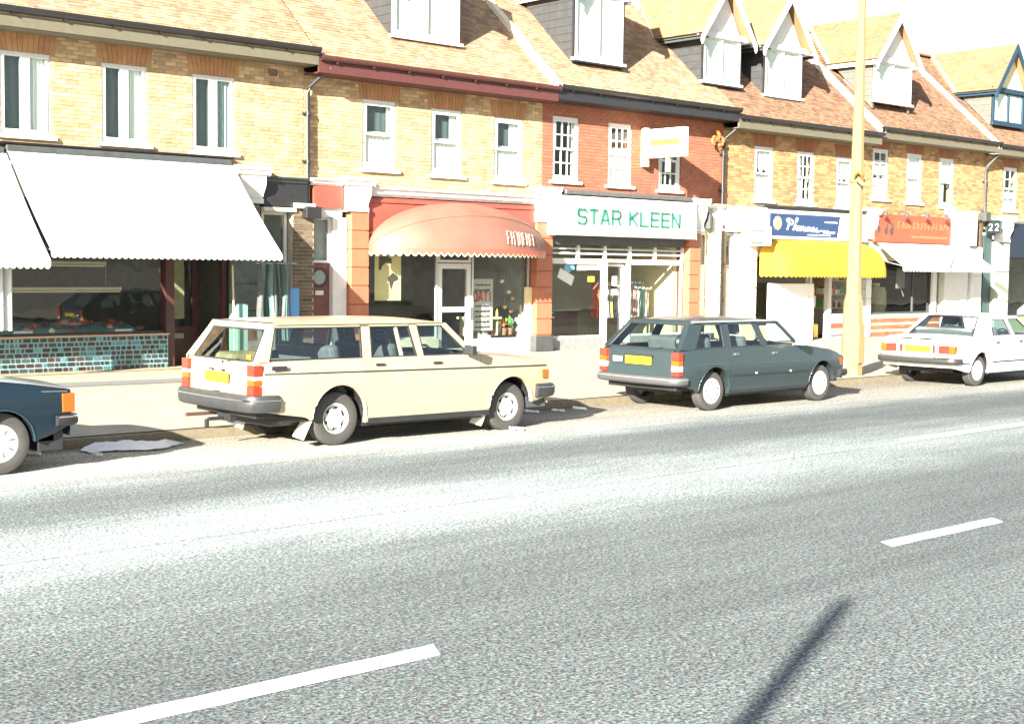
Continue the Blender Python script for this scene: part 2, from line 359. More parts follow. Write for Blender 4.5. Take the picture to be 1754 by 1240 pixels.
# ------------------------------------------------------------------ terrace
MB.xzprism = lambda s, pts, y0, y1: s.prism(pts, lambda a, b, t: (a, y0+(y1-y0)*t, b), 1)
FY = 23.8
B = [2.45, 9.0, 15.55, 22.1, 28.6, 35.15, 41.85, 48.4]
def wall_mesh(x0, x1, z0, z1, holes, y0, y1):
    s = MB(); xs = sorted({x0, x1, *[h[0] for h in holes], *[h[1] for h in holes]})
    for a, b in zip(xs, xs[1:]):
        hs = sorted([h for h in holes if h[0] <= a+1e-6 and h[1] >= b-1e-6], key=lambda h: h[2]); z = z0
        for h in hs: s.box(a, b, y0, y1, z, h[2]); z = h[3]
        s.box(a, b, y0, y1, z, z1)
    return s
def bricks(parent, x0, x1, z0, z1, blocked, mt, y=FY, nmax=300, order=None, proud=.007, joint=.01):
    """stretcher courses; the nearest nmax bricks as parts, the rest as one part"""
    rnd = random.Random(int(x0*100)); items = []; row = 0; z = z0
    while z+.065 <= z1:
        x = x0-(.1125 if row % 2 else 0)
        while x < x1:
            segs = [(max(x, x0), min(x+.215, x1))]
            for bx0, bx1, bz0, bz1 in blocked:
                if z+.06 > bz0 and z < bz1:
                    new = []
                    for a, b in segs:
                        if b <= bx0 or a >= bx1: new.append((a, b)); continue
                        if a < bx0: new.append((a, bx0))
                        if b > bx1: new.append((bx1, b))
                    segs = new
            for a, b in segs:
                if b-a > .04: items.append((a, b, z))
            x += .225
        z += .075; row += 1
    items.sort(key=lambda q: (0 if q[0] > 9.35 else 1, q[0]))
    full = None; rest = MB()
    for k, (a, b, z) in enumerate(items):
        dy = rnd.uniform(-.002, .003)
        if k < nmax:
            if abs((b-a)-.215) < 1e-3 and full is not None:
                o = bpy.data.objects.new('brick', full); col.objects.link(o); o.parent = parent
                o.location = Vector(((a+b)/2, y-dy, z+.0325))-origin_of(parent); continue
            c = ((a+b)/2, y-dy, z+.0325); hw = (b-a)/2
            o = MB().box(c[0]-hw, c[0]+hw, c[1]-proud, c[1]+.02, z, z+.065).build('brick', mt, parent, loc=c)
            if abs((b-a)-.215) < 1e-3: full = o.data
        else: rest.box(a, b, y-proud-dy, y+.02, z, z+.065)
    if rest.v: rest.build('brick_courses', mt, parent, kind='stuff')
def lintel(house, x0, x1, z0, h=.36, mt=lintelM, y=FY, splay=.09):
    """flat arch of rubbed bricks, wider at the top"""
    s = MB(); n = max(8, int((x1-x0)/.075))
    for k in range(n):
        a, b = k/n, (k+1)/n
        g = .004; e0, e1 = x0-.04, x1+.04
        bx0, bx1 = e0+(e1-e0)*a+g, e0+(e1-e0)*b-g; tx0, tx1 = e0-splay+(e1-e0+2*splay)*a+g, e0-splay+(e1-e0+2*splay)*b-g
        s.xzprism([(bx0, z0), (bx1, z0), (tx1, z0+h), (tx0, z0+h)], y-.012, y+.02)
    s.build('lintel', mt, house)
def interior_box(x0, x1, y0, y1, z0, z1, m=roomM, fl=roomF):
    s = MB()
    s.quad((x0,y1,z0),(x1,y1,z0),(x1,y1,z1),(x0,y1,z1)); s.quad((x0,y0,z0),(x0,y1,z0),(x0,y1,z1),(x0,y0,z1)); s.quad((x1,y1,z0),(x1,y0,z0),(x1,y0,z1),(x1,y1,z1))
    s.quad((x0,y1,z1),(x1,y1,z1),(x1,y0,z1),(x0,y0,z1)); s.mi = 1; s.quad((x0,y0,z0),(x1,y0,z0),(x1,y1,z0),(x0,y1,z0))
    return s
def curtain_mesh(x0, x1, z0, z1, y, amp=.02, folds=9, taper=0, points=0):
    s = MB(); n = folds*4; P = []
    for j in range(5):
        v = j/4; row = []
        for i in range(n+1):
            u = i/n; zz = z0+(z1-z0)*v
            if points and j == 0: zz = z0+abs(((u*points) % 1)-.5)*2*.16
            xx = x0+(x1-x0)*u*(1-taper*(1-v)*(.5+.5*math.cos(v*3)))
            row.append((xx, y+amp*math.sin(u*folds*2*math.pi), zz))
        P.append(row)
    return s.grid(P)
def window(house, x0, x1, z0, z1, kind, y=FY, curtain=None, sillm=stone, frm=white):
    """frame set back in its opening; kind: casement, sash, or (cols, rows) glazing bars"""
    s = MB(); f = .052 if kind == 'casement' else .07; yf0, yf1 = y+.02, y+.09
    xm, zm = (x0+x1)/2, (z0+z1)/2
    s.box(x0, x0+f, yf0, yf1, z0, z1).box(x1-f, x1, yf0, yf1, z0, z1).box(x0+f, x1-f, yf0, yf1, z1-f, z1).box(x0+f, x1-f, yf0, yf1, z0, z0+f*1.25)
    panes = []
    if kind == 'casement':
        s.box(xm-.05, xm+.05, yf0-.01, yf1, z0+f*1.25, z1-f)
        for a, b in ((x0+f, xm-.05), (xm+.05, x1-f)):
            t = .028; zz0, zz1 = z0+f*1.25, z1-f
            s.box(a, a+t, yf0-.015, yf1-.02, zz0, zz1).box(b-t, b, yf0-.015, yf1-.02, zz0, zz1).box(a+t, b-t, yf0-.015, yf1-.02, zz0, zz0+t).box(a+t, b-t, yf0-.015, yf1-.02, zz1-t, zz1)
            panes.append((a+t, b-t, zz0+t, zz1-t, yf0+.03))
    else:
        t = .05
        for (a, b, dy) in ((z0+f*1.25, zm+.02, .02), (zm-.02, z1-f, -.012)):
            s.box(x0+f, x0+f+t, yf0+dy, yf0+dy+.03, a, b).box(x1-f-t, x1-f, yf0+dy, yf0+dy+.03, a, b)
            s.box(x0+f+t, x1-f-t, yf0+dy, yf0+dy+.03, a, a+t).box(x0+f+t, x1-f-t, yf0+dy, yf0+dy+.03, b-t, b)
            if isinstance(kind, tuple):
                nc, nr = kind; X0, X1 = x0+f+t, x1-f-t; Z0, Z1 = a+t, b-t
                for c in range(1, nc): xx = X0+(X1-X0)*c/nc; s.box(xx-.016, xx+.016, yf0+dy+.001, yf0+dy+.029, Z0, Z1)
                for r_ in range(1, nr):
                    zz = Z0+(Z1-Z0)*r_/nr
                    for c in range(nc):
                        xa = X0+(X1-X0)*c/nc+(.016 if c else 0); xb = X0+(X1-X0)*(c+1)/nc-(.016 if c < nc-1 else 0)
                        s.box(xa, xb, yf0+dy+.002, yf0+dy+.028, zz-.016, zz+.016)
                for c in range(nc):
                    for r_ in range(nr): panes.append((X0+(X1-X0)*c/nc, X0+(X1-X0)*(c+1)/nc, Z0+(Z1-Z0)*r_/nr, Z0+(Z1-Z0)*(r_+1)/nr, yf0+dy+.012))
            else: panes.append((x0+f+t, x1-f-t, a+t, b-t, yf0+dy+.012))
    w_ = s.build('window', frm, house)
    for a, b, c, d, yy in panes:
        MB().quad((a, yy, c), (b, yy, c), (b, yy, d), (a, yy, d)).build('pane', gS, w_)
    MB().box(x0-.09, x1+.09, y-.07, y+.055, z0-.075, z0-.003).build('sill', sillm, w_, bevel=.006)
    for c in (curtain or []):
        cm, a, b, c0, c1, kw = c
        kw = dict(kw); bk = kw.pop('back', 0)
        curtain_mesh(x0+(x1-x0)*a, x0+(x1-x0)*b, z0+(z1-z0)*c0, z0+(z1-z0)*c1, y+.10+bk, **kw).build('curtain', cm, w_, smooth=60)  # the added pane-lightening sheets are built here alongside the real curtains
    return w_

RS = .9
def roof(house, x0, x1, g, mt, cut=()):
    g = {0: 6.33, 1: 6.33, 2: 6.27, 3: 6.27}.get(B.index(min(B, key=lambda q: abs(q-x0))), 6.22); ze = g+.03; y0r, y1r = 23.26, 27.1; zf = lambda yy: ze+RS*(yy-23.35)
    ys = 23.34; s = MB(); s.prism([(ys, zf(ys)-.07), (y1r, zf(y1r)-.07), (31.0, zf(y1r)-.07-RS*3.9), (31.0, zf(y1r)-.2-RS*3.9), (y1r, zf(y1r)-.22), (ys, zf(ys)-.16)], lambda a, b, t: (x0+(x1-x0)*t, a, b), 1)
    rf = s.build('roof', mt, house)
    L_ = math.hypot(1, RS); dy_, dz_ = 1/L_, RS/L_; n = Vector((0, -dz_, dy_)); sl = Vector((0, dy_, dz_)); ex = Vector((1, 0, 0))
    rnd = random.Random(int(x0*10)); rows = int(math.hypot(y1r-y0r, RS*(y1r-y0r))/.105); cnt = int((x1-x0)/.168); tw = (x1-x0)/cnt
    items = []
    for r_ in range(rows):
        for c in range(cnt+(r_ % 2)):
            xc = x0+(c+.5-(.5 if r_ % 2 else 0))*tw; hw = tw/2-.003
            a, b = max(x0, xc-hw), min(x1, xc+hw)
            if b-a < .03: continue
            base = Vector(((a+b)/2, y0r, zf(y0r)))+sl*(r_*.105+.05)
            if any(q[0] < base.x < q[1] and base.y > q[2] for q in cut): continue
            items.append((base, (b-a)/2))
    rest = MB(); full = None; vis = x1 > 9.4
    for k, (c, hw) in enumerate(items):
        tilt = rnd.uniform(.06, .13); s2 = (sl+n*-tilt).normalized(); n2 = ex.cross(s2).normalized()
        cc = c+n*rnd.uniform(-.052, -.044)
        if k < 300 and vis and hw > tw/2-.01:
            if full is None:
                m_ = MB().obox((0, 0, 0), ex, s2, n2, hw, .078, .007); o = m_.build('roof_tile', mt, rf, loc=(0, 0, 0)); full = o.data
            else: o = bpy.data.objects.new('roof_tile', full); col.objects.link(o); o.parent = rf
            o.location = cc-origin_of(rf); o.rotation_euler = (rnd.uniform(-.03, .03), rnd.uniform(-.02, .02), rnd.uniform(-.012, .012))
        else: rest.obox(cc, ex+sl*rnd.uniform(-.012, .012), s2, n2, hw, .078, .007)
    rest.build('tile_courses', mt, rf, kind='stuff')
    s = MB()
    k = x0
    while k < x1-.01:
        e = min(k+.33, x1); s.prism([(27.1+.13*math.cos(t), zf(27.1)-.03+.1*math.sin(t)) for t in [math.pi*i/6 for i in range(7)]], lambda a, b, t, k=k, e=e: (k+.005+(e-k-.01)*t, a, b), 1); k += .33
    s.build('ridge_tiles', mt, rf)
def gutter(house, x0, x1, g, fm, gm):
    s = MB().box(x0, x1, 23.27, 23.32, g-.36, g-.12).box(x0, x1, 23.32, FY, g-.37, g-.345); s.build('fascia_board', fm, house)
    s = MB(); prof = [(23.215+.075*math.cos(t), g-.03+.085*math.sin(t)*1.2) for t in [math.pi+math.pi*i/8 for i in range(9)]]
    prof2 = [(23.215+.066*math.cos(t), g-.03+.076*math.sin(t)*1.2) for t in [2*math.pi-math.pi*i/8 for i in range(9)]]
    s.prism(prof+prof2, lambda a, b, t: (x0+(x1-x0)*t, a, b), 1)
    gt = s.build('gutter', gm, house, smooth=60)
    s = MB(); x = x0+.4
    while x < x1: s.box(x-.02, x+.02, 23.2, 23.26, g-.16, g-.12); x += .9
    s.build('bracket', gm, gt)
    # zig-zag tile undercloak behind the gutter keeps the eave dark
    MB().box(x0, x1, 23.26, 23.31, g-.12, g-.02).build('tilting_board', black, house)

def gable_dormer(house, x0, x1, g, zb, zt, apex, front='white', trim=white, tmat=tileL, yf=24.12, blank=True, wide=.18, sidem=lead, eavem=None, edge=False):
    """dormer: cheeks, face with casement, gable, tiled roof, barge boards"""
    ze = g+.03; zr = lambda yy: ze+RS*(yy-23.35); yz = lambda z: 23.35+(z-ze)/RS
    xm = (x0+x1)/2; eavem = eavem or trim
    dm = bpy.data.objects.new('dormer', None); col.objects.link(dm); dm.parent = house
    for xa, xb in ((x0, x0+.08), (x1-.08, x1)):
        MB().prism([(yf, zr(yf)-.1), (yf, zt), (yz(zt), zt)], lambda a, b, t, xa=xa, xb=xb: (xa+(xb-xa)*t, a, b), 1).build('cheek', sidem, dm)
    s = MB()                                                   # lead-clad boards laid on the cheek, each standing 6 mm proud
    z = zr(yf)+.1
    while z < zt-.05:
        s.box(x0-.012, x0-.002, yf+.05, max(yf+.1, yz(z)), z, z+.012); z += .19
    s.build('cheek_seam', sidem, dm)
    # face
    s = MB(); fw = .1; zb0 = zb
    s.box(x0, x0+fw, yf-.05, yf+.02, zb0, zt).box(x1-fw, x1, yf-.05, yf+.02, zb0, zt).box(x0+fw, x1-fw, yf-.05, yf+.02, zt-.1, zt).box(x0-.06, x1+.06, yf-.12, yf+.02, zb0-.07, zb0-.002).box(x0+fw, x1-fw, yf-.05, yf+.02, zb0, zb0+.1)
    s.box(xm-.035, xm+.035, yf-.05, yf+.02, zb0+.1, zt-.1)
    s.build('window_frame', trim, dm)
    for a, b in ((x0+fw, xm-.035), (xm+.035, x1-fw)):
        MB().quad((a, yf-.01, zb0+.1), (b, yf-.01, zb0+.1), (b, yf-.01, zt-.1), (a, yf-.01, zt-.1)).build('pane', gS, dm)
    if edge:
        MB().box(x1+.001, x1+.035, yf-.06, yf, zb0-.1, zt+.0).build('edge_board', black, dm); MB().box(x0-.035, x0-.001, yf-.06, yf, zb0-.1, zt+.0).build('edge_board', black, dm); MB().box(x0-.07, x1+.07, yf-.13, yf-.02, zb0-.11, zb0-.072).build('sill_flashing', black, dm)
    # blinds right behind the glass
    if blank: curtain_mesh(x0+.08, x1-.08, zb0+.05, zt-.05, yf+.012, amp=.004, folds=5).build('blind', curtainM, dm, smooth=60)
    interior_box(x0+.09, x1-.09, yf+.1, yf+1.1, zb0-.02, zt).build('room', [roomM, roomF], dm)
    # gable triangle and roof
    o = wide; so_ = .28
    s = MB().xzprism([(x0-.02, zt+.002), (x1+.02, zt+.002), (xm, apex-.12)], yf-.03, yf+.03); s.build('gable', trim if front == 'white' else creamY, dm)
    slope = (apex-zt)/(xm-x0+o)
    for sg in (-1, 1):
        e = Vector((xm+sg*(xm-x0+o), 0, zt-.02)); p = Vector((xm, 0, apex)); d = (p-e).normalized(); nrm = Vector((-d.z*1, 0, d.x)) if sg < 0 else Vector((-d.z, 0, d.x))
        if nrm.z < 0: nrm = -nrm
        yb_e, yb_p = yz(zt-.05)+.1, yz(apex)+.15
        t_ = .06
        A, A2 = Vector((e.x, yf-so_, e.z)), Vector((p.x, yf-so_, p.z)); Bq, B2 = Vector((e.x, yb_e, e.z)), Vector((p.x, yb_p, p.z))
        s = MB(); s.quad(A, A2, B2, Bq); s.quad(*[v-nrm*t_ for v in (Bq, B2, A2, A)]); s.quad(A-nrm*t_, A2-nrm*t_, A2, A); s.quad(A, Bq, Bq-nrm*t_, A-nrm*t_)
        rf = s.build('dormer_roof', tmat, dm)
        tl = MB(); Ls = (p-e).length; nr = int(Ls/.105)
        for r_ in range(nr):
            f_ = (r_+.5)/nr; q = e+(p-e)*f_; y0_ = yf-so_; y1_ = yb_e+(yb_p-yb_e)*f_; nc = max(1, int((y1_-y0_)/.168))
            for c in range(nc):
                yc = y0_+(y1_-y0_)*(c+.5)/nc; tl.obox(Vector((q.x, yc, q.z))+nrm*(.004+random.uniform(0, .005)), (0, 1, 0), d-nrm*.1, nrm+d*.1, (y1_-y0_)/nc/2-.003, .07, .007)
        tl.build('tile_courses', tmat, dm, kind='stuff')
        # barge board with a curled foot
        s = MB(); w2 = .2; eb = e-d*.12
        pts = [(eb.x, eb.z+.0), (p.x, p.z+.02), (p.x, p.z-w2*1.25), (eb.x+d.x*.2, eb.z+d.z*.2-w2*.95), (eb.x+d.x*.05, eb.z-w2*1.1), (eb.x-d.x*.03, eb.z-w2*.7)]
        if sg > 0: pts = pts[::-1]
        s.xzprism(pts, yf-so_-.045, yf-so_-.004); s.build('barge_board', trim, dm)
        # eave gutter board at the side
        s = MB().box(min(e.x, e.x-sg*.05), max(e.x, e.x-sg*.05), yf-so_+.0, yb_e, e.z-.16, e.z-.05); s.build('eave_board', eavem, dm)
        s = MB().box(min(e.x, e.x-sg*(o)), max(e.x, e.x-sg*o), yf-so_+.02, yz(zt)+.05, zt-.13, zt-.1); s.build('soffit', eavem, dm)
    # tie beam below the gable
    MB().box(x0-o+.03, x1+o-.03, yf-.1, yf-.052, zt-.06, zt+.09).build('tie_beam', eavem if front != 'white' else trim, dm)
    # mortar fillet where its roof meets the main roof
    s = MB()
    for sg in (-1, 1):
        a = Vector((xm+sg*(xm-x0+o), yz(zt-.02)-.02, zt-.0)); b = Vector((xm, yz(apex)-.02, apex+.02))
        s.tube([a, b], .045, 6)
    s.build('cement_fillet', cement, dm)
    return dm

def pilaster(house, x0, x1, z0, z1, m, y=FY, proud=.2, blocks=.38, plinth=None, name='pilaster'):
    """rusticated pier of separate blocks"""
    s = MB().box(x0+.02, x1-.02, y-proud+.025, y+.2, z0, z1); p = s.build(name, m, house)
    n = max(1, round((z1-z0)/blocks)); h = (z1-z0)/n
    for k in range(n):
        MB().box(x0, x1, y-proud, y-.0, z0+k*h+.012, z0+(k+1)*h-.012).build('block', m, p, bevel=.012)
    if plinth: MB().box(x0-.03, x1+.03, y-proud-.03, y, z0-.002, z0+.36).build('plinth', plinth, p, bevel=.01)
    return p
def console(house, x0, x1, z0, z1, m=white, y=FY, proud=.3):
    """console bracket: moulded cap over a tapering scrolled block"""
    h = z1-z0; yo = y-proud
    prof = [(y, z1), (yo-.1, z1), (yo-.1, z1-.07), (yo-.06, z1-.10), (yo-.06, z1-.16), (yo, z1-.19)]
    prof2 = [(yo-.02, z1-.19), (yo-.03, z1-.35*h), (yo+.0, z1-.55*h), (yo+.09, z1-.75*h), (yo+.11, z0+.1), (yo+.07, z0+.08), (yo+.07, z0), (y, z0), (y, z1-.19)]
    s = MB().prism(prof, lambda a, b, t: (x0-.05+(x1-x0+.1)*t, a, b), 1); s.prism(prof2, lambda a, b, t: (x0+.03+(x1-x0-.06)*t, a, b), 1)
    return s.build('console', m, house, bevel=.008)
def downpipe(house, x, z0, z1, g, m=black, y=FY-.1):
    s = MB().tube([(x+.28, 23.25, g-.1), (x+.25, 23.3, g-.25), (x+.02, y, z1), (x, y, z1-.12), (x, y, z0)], .042, 10)
    z = z0+.2
    while z < z1-.2: s.lathe([(.055, -.04), (.055, .04)], (x, y, z), 'z', 10).box(x-.09, x+.09, y+.03, y+.08, z-.02, z+.02); z += .95
    return s.build('downpipe', m, house, smooth=50)
def mouldcornice(house, x0, x1, z0, z1, m, y=FY, proud=.22, name='cornice'):
    yo = y-proud; h = z1-z0
    prof = [(y, z1), (yo, z1-.02), (yo, z1-.3*h), (yo+.05, z1-.5*h), (yo+.07, z1-.75*h), (yo+.13, z0), (y, z0)]
    return MB().prism(prof, lambda a, b, t: (x0+(x1-x0)*t, a, b), 1).build(name, m, house)
def frame(house, x0, x1, z0, z1, y, m=alu, mull=(), rails=(), t=.05, d=.06, pane=True, gm=None, name='shop_window'):
    """glazed frame: outer members, mullions at x, rails at z, one pane per field"""
    s = MB(); s.box(x0, x0+t, y, y+d, z0, z1).box(x1-t, x1, y, y+d, z0, z1).box(x0+t, x1-t, y, y+d, z1-t, z1).box(x0+t, x1-t, y, y+d, z0, z0+t)
    xs = [x0+t/2]+list(mull)+[x1-t/2]; zs = [z0+t/2]+list(rails)+[z1-t/2]
    for x in mull: s.box(x-t/2, x+t/2, y-.003, y+d-.003, z0+t, z1-t)
    for z in rails:
        for a, b in zip(xs, xs[1:]): s.box(a+t/2, b-t/2, y+.002, y+d-.005, z-t/2, z+t/2)
    o = s.build(name, m, house)
    if pane:
        for a, b in zip(xs, xs[1:]):
            for c, d2 in zip(zs, zs[1:]):
                MB().quad((a+t/2, y+d/2, c+t/2), (b-t/2, y+d/2, c+t/2), (b-t/2, y+d/2, d2-t/2), (a+t/2, y+d/2, d2-t/2)).build('pane', gm or gShop, o)
    return o
def house(i, label, g, wallm, mort, mt, wins, lint=True, fm=mat('olive_grey_paint', (.115, .105, .07), .6, var=.1), gm=black, z_wall=3.72, nb=300, cut=(), lz=.0, sub=None):
    x0, x1 = B[i], B[i+1]; h = thing('terraced_house', ((x0+x1)/2, 25.5, .12), label, 'house', 'terraced houses with shops below')
    xe0, xe1 = x0+.001, x1-.001; zt = g-.3
    holes = [(a, b, c, d) for a, b, c, d, *_ in wins]
    wl = wall_mesh(xe0, xe1, z_wall, zt, holes, FY, FY+.25).build('wall', mort, h)
    blocked = list(holes)+([(a-.09, b+.09, d-.01, d+.36) for a, b, c, d in holes] if lint else [])+[(a-.1, b+.1, c-.09, c) for a, b, c, d in holes]
    bricks(wl, xe0+.005, xe1-.005, z_wall+.006, zt, blocked, wallm, nmax=nb)
    for a, b, c, d, kind, cur in wins:
        window(h, a, b, c, d, kind, curtain=cur)
        if lint: lintel(h, a, b, d, h=min(.35, zt-d-.01), mt=lint if lint is not True else lintelM)
    interior_box(xe0+.05, xe1-.05, FY+.25, 27.5, 3.6, zt).build('upper_room', [roomM, roomF], h)
    MB().box(xe0, xe1, FY+.05, FY+.25, 3.5, z_wall-.001).build('bressummer', mort, h)
    roof(h, x0+.0005, x1-.0005, g, mt, cut)
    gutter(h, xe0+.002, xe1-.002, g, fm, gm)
    # rear wall and party walls close the volume
    s = MB().box(xe0, xe1, 30.6, 30.8, -.02, 6.0); s.build('rear_wall', mortarD, h)
    return h

net = lambda a, b, c0=0, c1=1, **k: (curtainM, a, b, c0, c1, dict(dict(amp=.012, folds=7), **k))
W = {}
W[1] = [(9.38, 10.28, 4.27, 5.69, 'casement', [net(.62, 1.0, amp=.018, folds=4), net(0, .12, folds=2)]), (11.23, 12.12, 4.25, 5.67, 'casement', [net(.60, .98, amp=.018, folds=4)]), (13.05, 13.96, 4.21, 5.65, 'casement', [(curtainT, .6, .95, 0, 1, dict(amp=.018, folds=4))])]
W[2] = [(16.98, 17.85, 4.1, 5.53, 'sash', [net(.0, 1, 0, .55, folds=9), net(.78, 1, .5, 1, folds=3)]), (18.80, 19.67, 4.07, 5.49, 'sash', [net(0, 1, 0, .56, folds=9), net(.66, 1, .5, 1, folds=3)]), (20.61, 21.48, 4.02, 5.45, 'sash', [net(0, 1, 0, .56, folds=9), net(.6, 1, .5, 1, folds=3)])]
W[3] = [(22.42, 23.28, 4.12, 5.62, (3, 2), [net(.8, 1, folds=3)]), (24.28, 25.11, 4.1, 5.6, (3, 2), [net(.0, 1, 0, .62, folds=8)]), (26.1, 26.93, 4.07, 5.56, (3, 2), [net(0, .3, folds=3)])]
W[4] = [(29.92, 30.74, 3.97, 5.42, 'sash', [net(0, 1, .5, 1, points=3, folds=6), net(0, 1, 0, .5, folds=6)]), (31.82, 32.61, 3.95, 5.4, (3, 2), [net(.15, .4, folds=3)]), (33.68, 34.48, 3.91, 5.36, 'sash', [net(0, 1, .5, 1, points=3, folds=6), net(0, 1, 0, .5, folds=6)])]
W[5] = [(35.47, 36.31, 4.24, 5.72, (2, 2), [net(0, 1, .4, .78, points=3, folds=6), net(0, 1, 0, .42)]), (37.3, 38.15, 4.2, 5.69, 'sash', [net(0, 1, .45, 1, points=3, folds=6), net(0, 1, 0, .5)]), (39.15, 40.0, 4.15, 5.66, 'sash', [net(0, 1, .45, 1, points=3, folds=6), net(0, .5, 0, .5, folds=4)])]
W[6] = [(43.1, 44.0, 4.17, 5.6, (2, 2), [(curtainT, 0, 1, 0, .5, dict(amp=.02, folds=6))]), (45.4, 46.3, 4.15, 5.57, (2, 2), []), (47.1, 47.9, 4.13, 5.55, (2, 2), [])]
W[0] = [(3.2, 4.1, 4.27, 5.7, 'casement', []), (5.1, 6.0, 4.27, 5.7, 'casement', []), (7.2, 8.1, 4.27, 5.7, 'casement', [])]
H = {}
paneFill = mat('sheer_net', (.075, .095, .095), .9, var=.1)  # added grey sheet behind the panes; its colour makes the dark glass look lighter
for q in (1, 2):
    W[q] = [(a, b, c, d, k, cur+[(paneFill, 0, 1, 0, 1, dict(amp=.006, folds=6, back=.05))]) for a, b, c, d, k, cur in W[q]]
H[0] = house(0, 'yellow brick terraced house at the far left end, mostly outside the picture', 6.40, brickY, mortar, tileL, W[0], nb=0)
H[1] = house(1, 'yellow brick house with white two-light casements over the big white awning', 6.38, brickY, mortar, tileL, W[1])
H[2] = house(2, 'yellow brick house with maroon gutter over the domed red canopy', 6.24, brickY, mortar, tileL, W[2], gm=maroon, fm=maroon)
H[3] = house(3, 'red painted house with many-paned windows over the dry cleaner', 6.29, brickR, mortarR, tileL, W[3], lint=False, fm=black)
H[4] = house(4, 'yellow brown brick house over the yellow awning, with two gabled dormers side by side', 6.13, brickO, mortar, tileR, W[4], lint=mat('brown_gauged_brick', (.25, .10, .05), .9, var=.15, island=.1))
H[5] = house(5, 'orange brown brick house behind the lamp post, over the orange-red sign', 6.32, brickO, mortar, tileR, W[5], lint=MATS['brown_gauged_brick'])
H[6] = house(6, 'orange brown brick house at the right edge with blue-trimmed dormer', 6.27, brickO, mortar, tileR, W[6], nb=120, lint=MATS['brown_gauged_brick'])
# dormers
tileO = mat('clay_tile_yellow', (.28, .175, .08), .9, c2=(.21, .125, .06), scale=1.2, island=.2)
bluep = mat('dark_blue_paint', (.01, .035, .06), .5); greenp = mat('pale_green_paint', (.40, .52, .46), .5)
gable_dormer(H[2], 17.95, 19.8, 6.24, 7.0, 8.35, 9.7)
gable_dormer(H[3], 23.35, 25.02, 6.29, 7.1, 8.75, 10.0, blank=True, edge=True)
gable_dormer(H[4], 28.05, 29.56, 6.13, 7.02, 8.22, 9.7, eavem=darkgrey, tmat=tileO, wide=.3, edge=True)
gable_dormer(H[4], 30.62, 32.28, 6.13, 6.9, 8.2, 9.7, eavem=darkgrey, tmat=tileO, wide=.3, edge=True)
gable_dormer(H[5], 35.85, 37.85, 6.32, 7.2, 8.4, 9.85, tmat=mat('clay_tile_orange', (.26, .145, .07), .9, c2=(.20, .11, .055), scale=1.2, island=.2), sidem=mat('grey_render', (.10, .10, .085), .9, var=.15))
gable_dormer(H[6], 42.75, 44.8, 6.27, 7.05, 8.15, 9.7, tmat=MATS['clay_tile_orange'], trim=bluep, front='cream', sidem=MATS['grey_render'])
# mortar strips on the party lines
def party(hh, x, g, wd=.2):
    ze = g+.03; zf = lambda yy: ze+RS*(yy-23.35)
    s = MB().prism([(23.27, zf(23.27)-.05), (23.27, zf(23.27)+.05), (27.1, zf(27.1)+.05), (27.1, zf(27.1)-.05)], lambda a, b, t: (x-wd/2+wd*t, a, b), 1)
    s.build('party_wall_fillet', cement, hh, bevel=.02)
party(H[3], 22.1, 6.27); party(H[5], 35.15, 6.22, .3); party(H[6], 41.85, 6.22, .16)
# downpipes with swan necks, hopper boxes
dp = downpipe(H[2], 15.58, .15, 5.62, 6.24, y=FY-.10); MB().box(15.4, 15.76, FY-.34, FY-.04, 3.0, 3.24).build('hopper', black, dp, bevel=.02)
downpipe(H[4], 28.52, .15, 5.5, 6.13); downpipe(H[6], 41.78, 3.9, 5.5, 6.27, m=darkgrey)
MB().box(41.62, 41.95, FY-.25, FY-.02, 3.75, 4.05).build('hopper', darkgrey, H[6], bevel=.02)
# airbricks and stains
MB().box(14.7, 14.92, FY-.009, FY+.02, 5.77, 5.92).build('air_brick', brickD, H[1])

# ------------------------------------------------------------------ lettering by strokes
GL = {
 'S': [[(1,.85),(.85,1),(.15,1),(0,.85),(0,.65),(.15,.52),(.85,.48),(1,.35),(1,.15),(.85,0),(.15,0),(0,.15)]],
 'T': [[(0,1),(1,1)],[(.5,1),(.5,0)]], 'A': [[(0,0),(.4,1),(.6,1),(1,0)],[(.18,.3),(.82,.3)]],
 'R': [[(0,0),(0,1),(.8,1),(1,.85),(1,.6),(.8,.45),(0,.45)],[(.75,.45),(1,0)]], 'K': [[(0,0),(0,1)],[(1,1),(0,.42)],[(.3,.58),(1,0)]],
 'L': [[(0,1),(0,0),(1,0)]], 'E': [[(1,1),(0,1),(0,0),(1,0)],[(0,.5),(.95,.5)]], 'N': [[(0,0),(0,1),(1,0),(1,1)]],
 '2': [[(0,.8),(.2,1),(.8,1),(1,.8),(1,.6),(0,0),(1,0)]],
 'O': [[(.2,0),(0,.2),(0,.8),(.2,1),(.8,1),(1,.8),(1,.2),(.8,0),(.2,0)]]}
def strokes(mb, lines, x0, z0, wd, ht, y, t, dx=0, slope=0, thick=.008):
    for ln in lines:
        for (a, b), (c, d) in zip(ln, ln[1:]):
            p = Vector((x0+a*wd+dx*b, 0, z0+b*ht+slope*a)); q = Vector((x0+c*wd+dx*d, 0, z0+d*ht+slope*c)); v = q-p
            if v.length < 1e-5: continue
            u = v.normalized(); n = Vector((-u.z, 0, u.x))*t/2; p -= u*t*.3; q += u*t*.3
            mb.prism([(p+n).xz, (q+n).xz, (q-n).xz, (p-n).xz], lambda e, f, k: (e, y-k, f), thick)
    return mb
def scribble(mb, x0, x1, z, h, y, t, seed, thick=.006):
    """illegible small print: a run of short dashes"""
    rnd = random.Random(seed); x = x0
    while x < x1-.01:
        wd = min(x1-x, rnd.uniform(.04, .12)*h/.05)
        mb.box(x, x+wd*.8, y-thick, y, z+rnd.uniform(0, .15)*h, z+h*rnd.uniform(.7, 1)); x += wd
    return mb

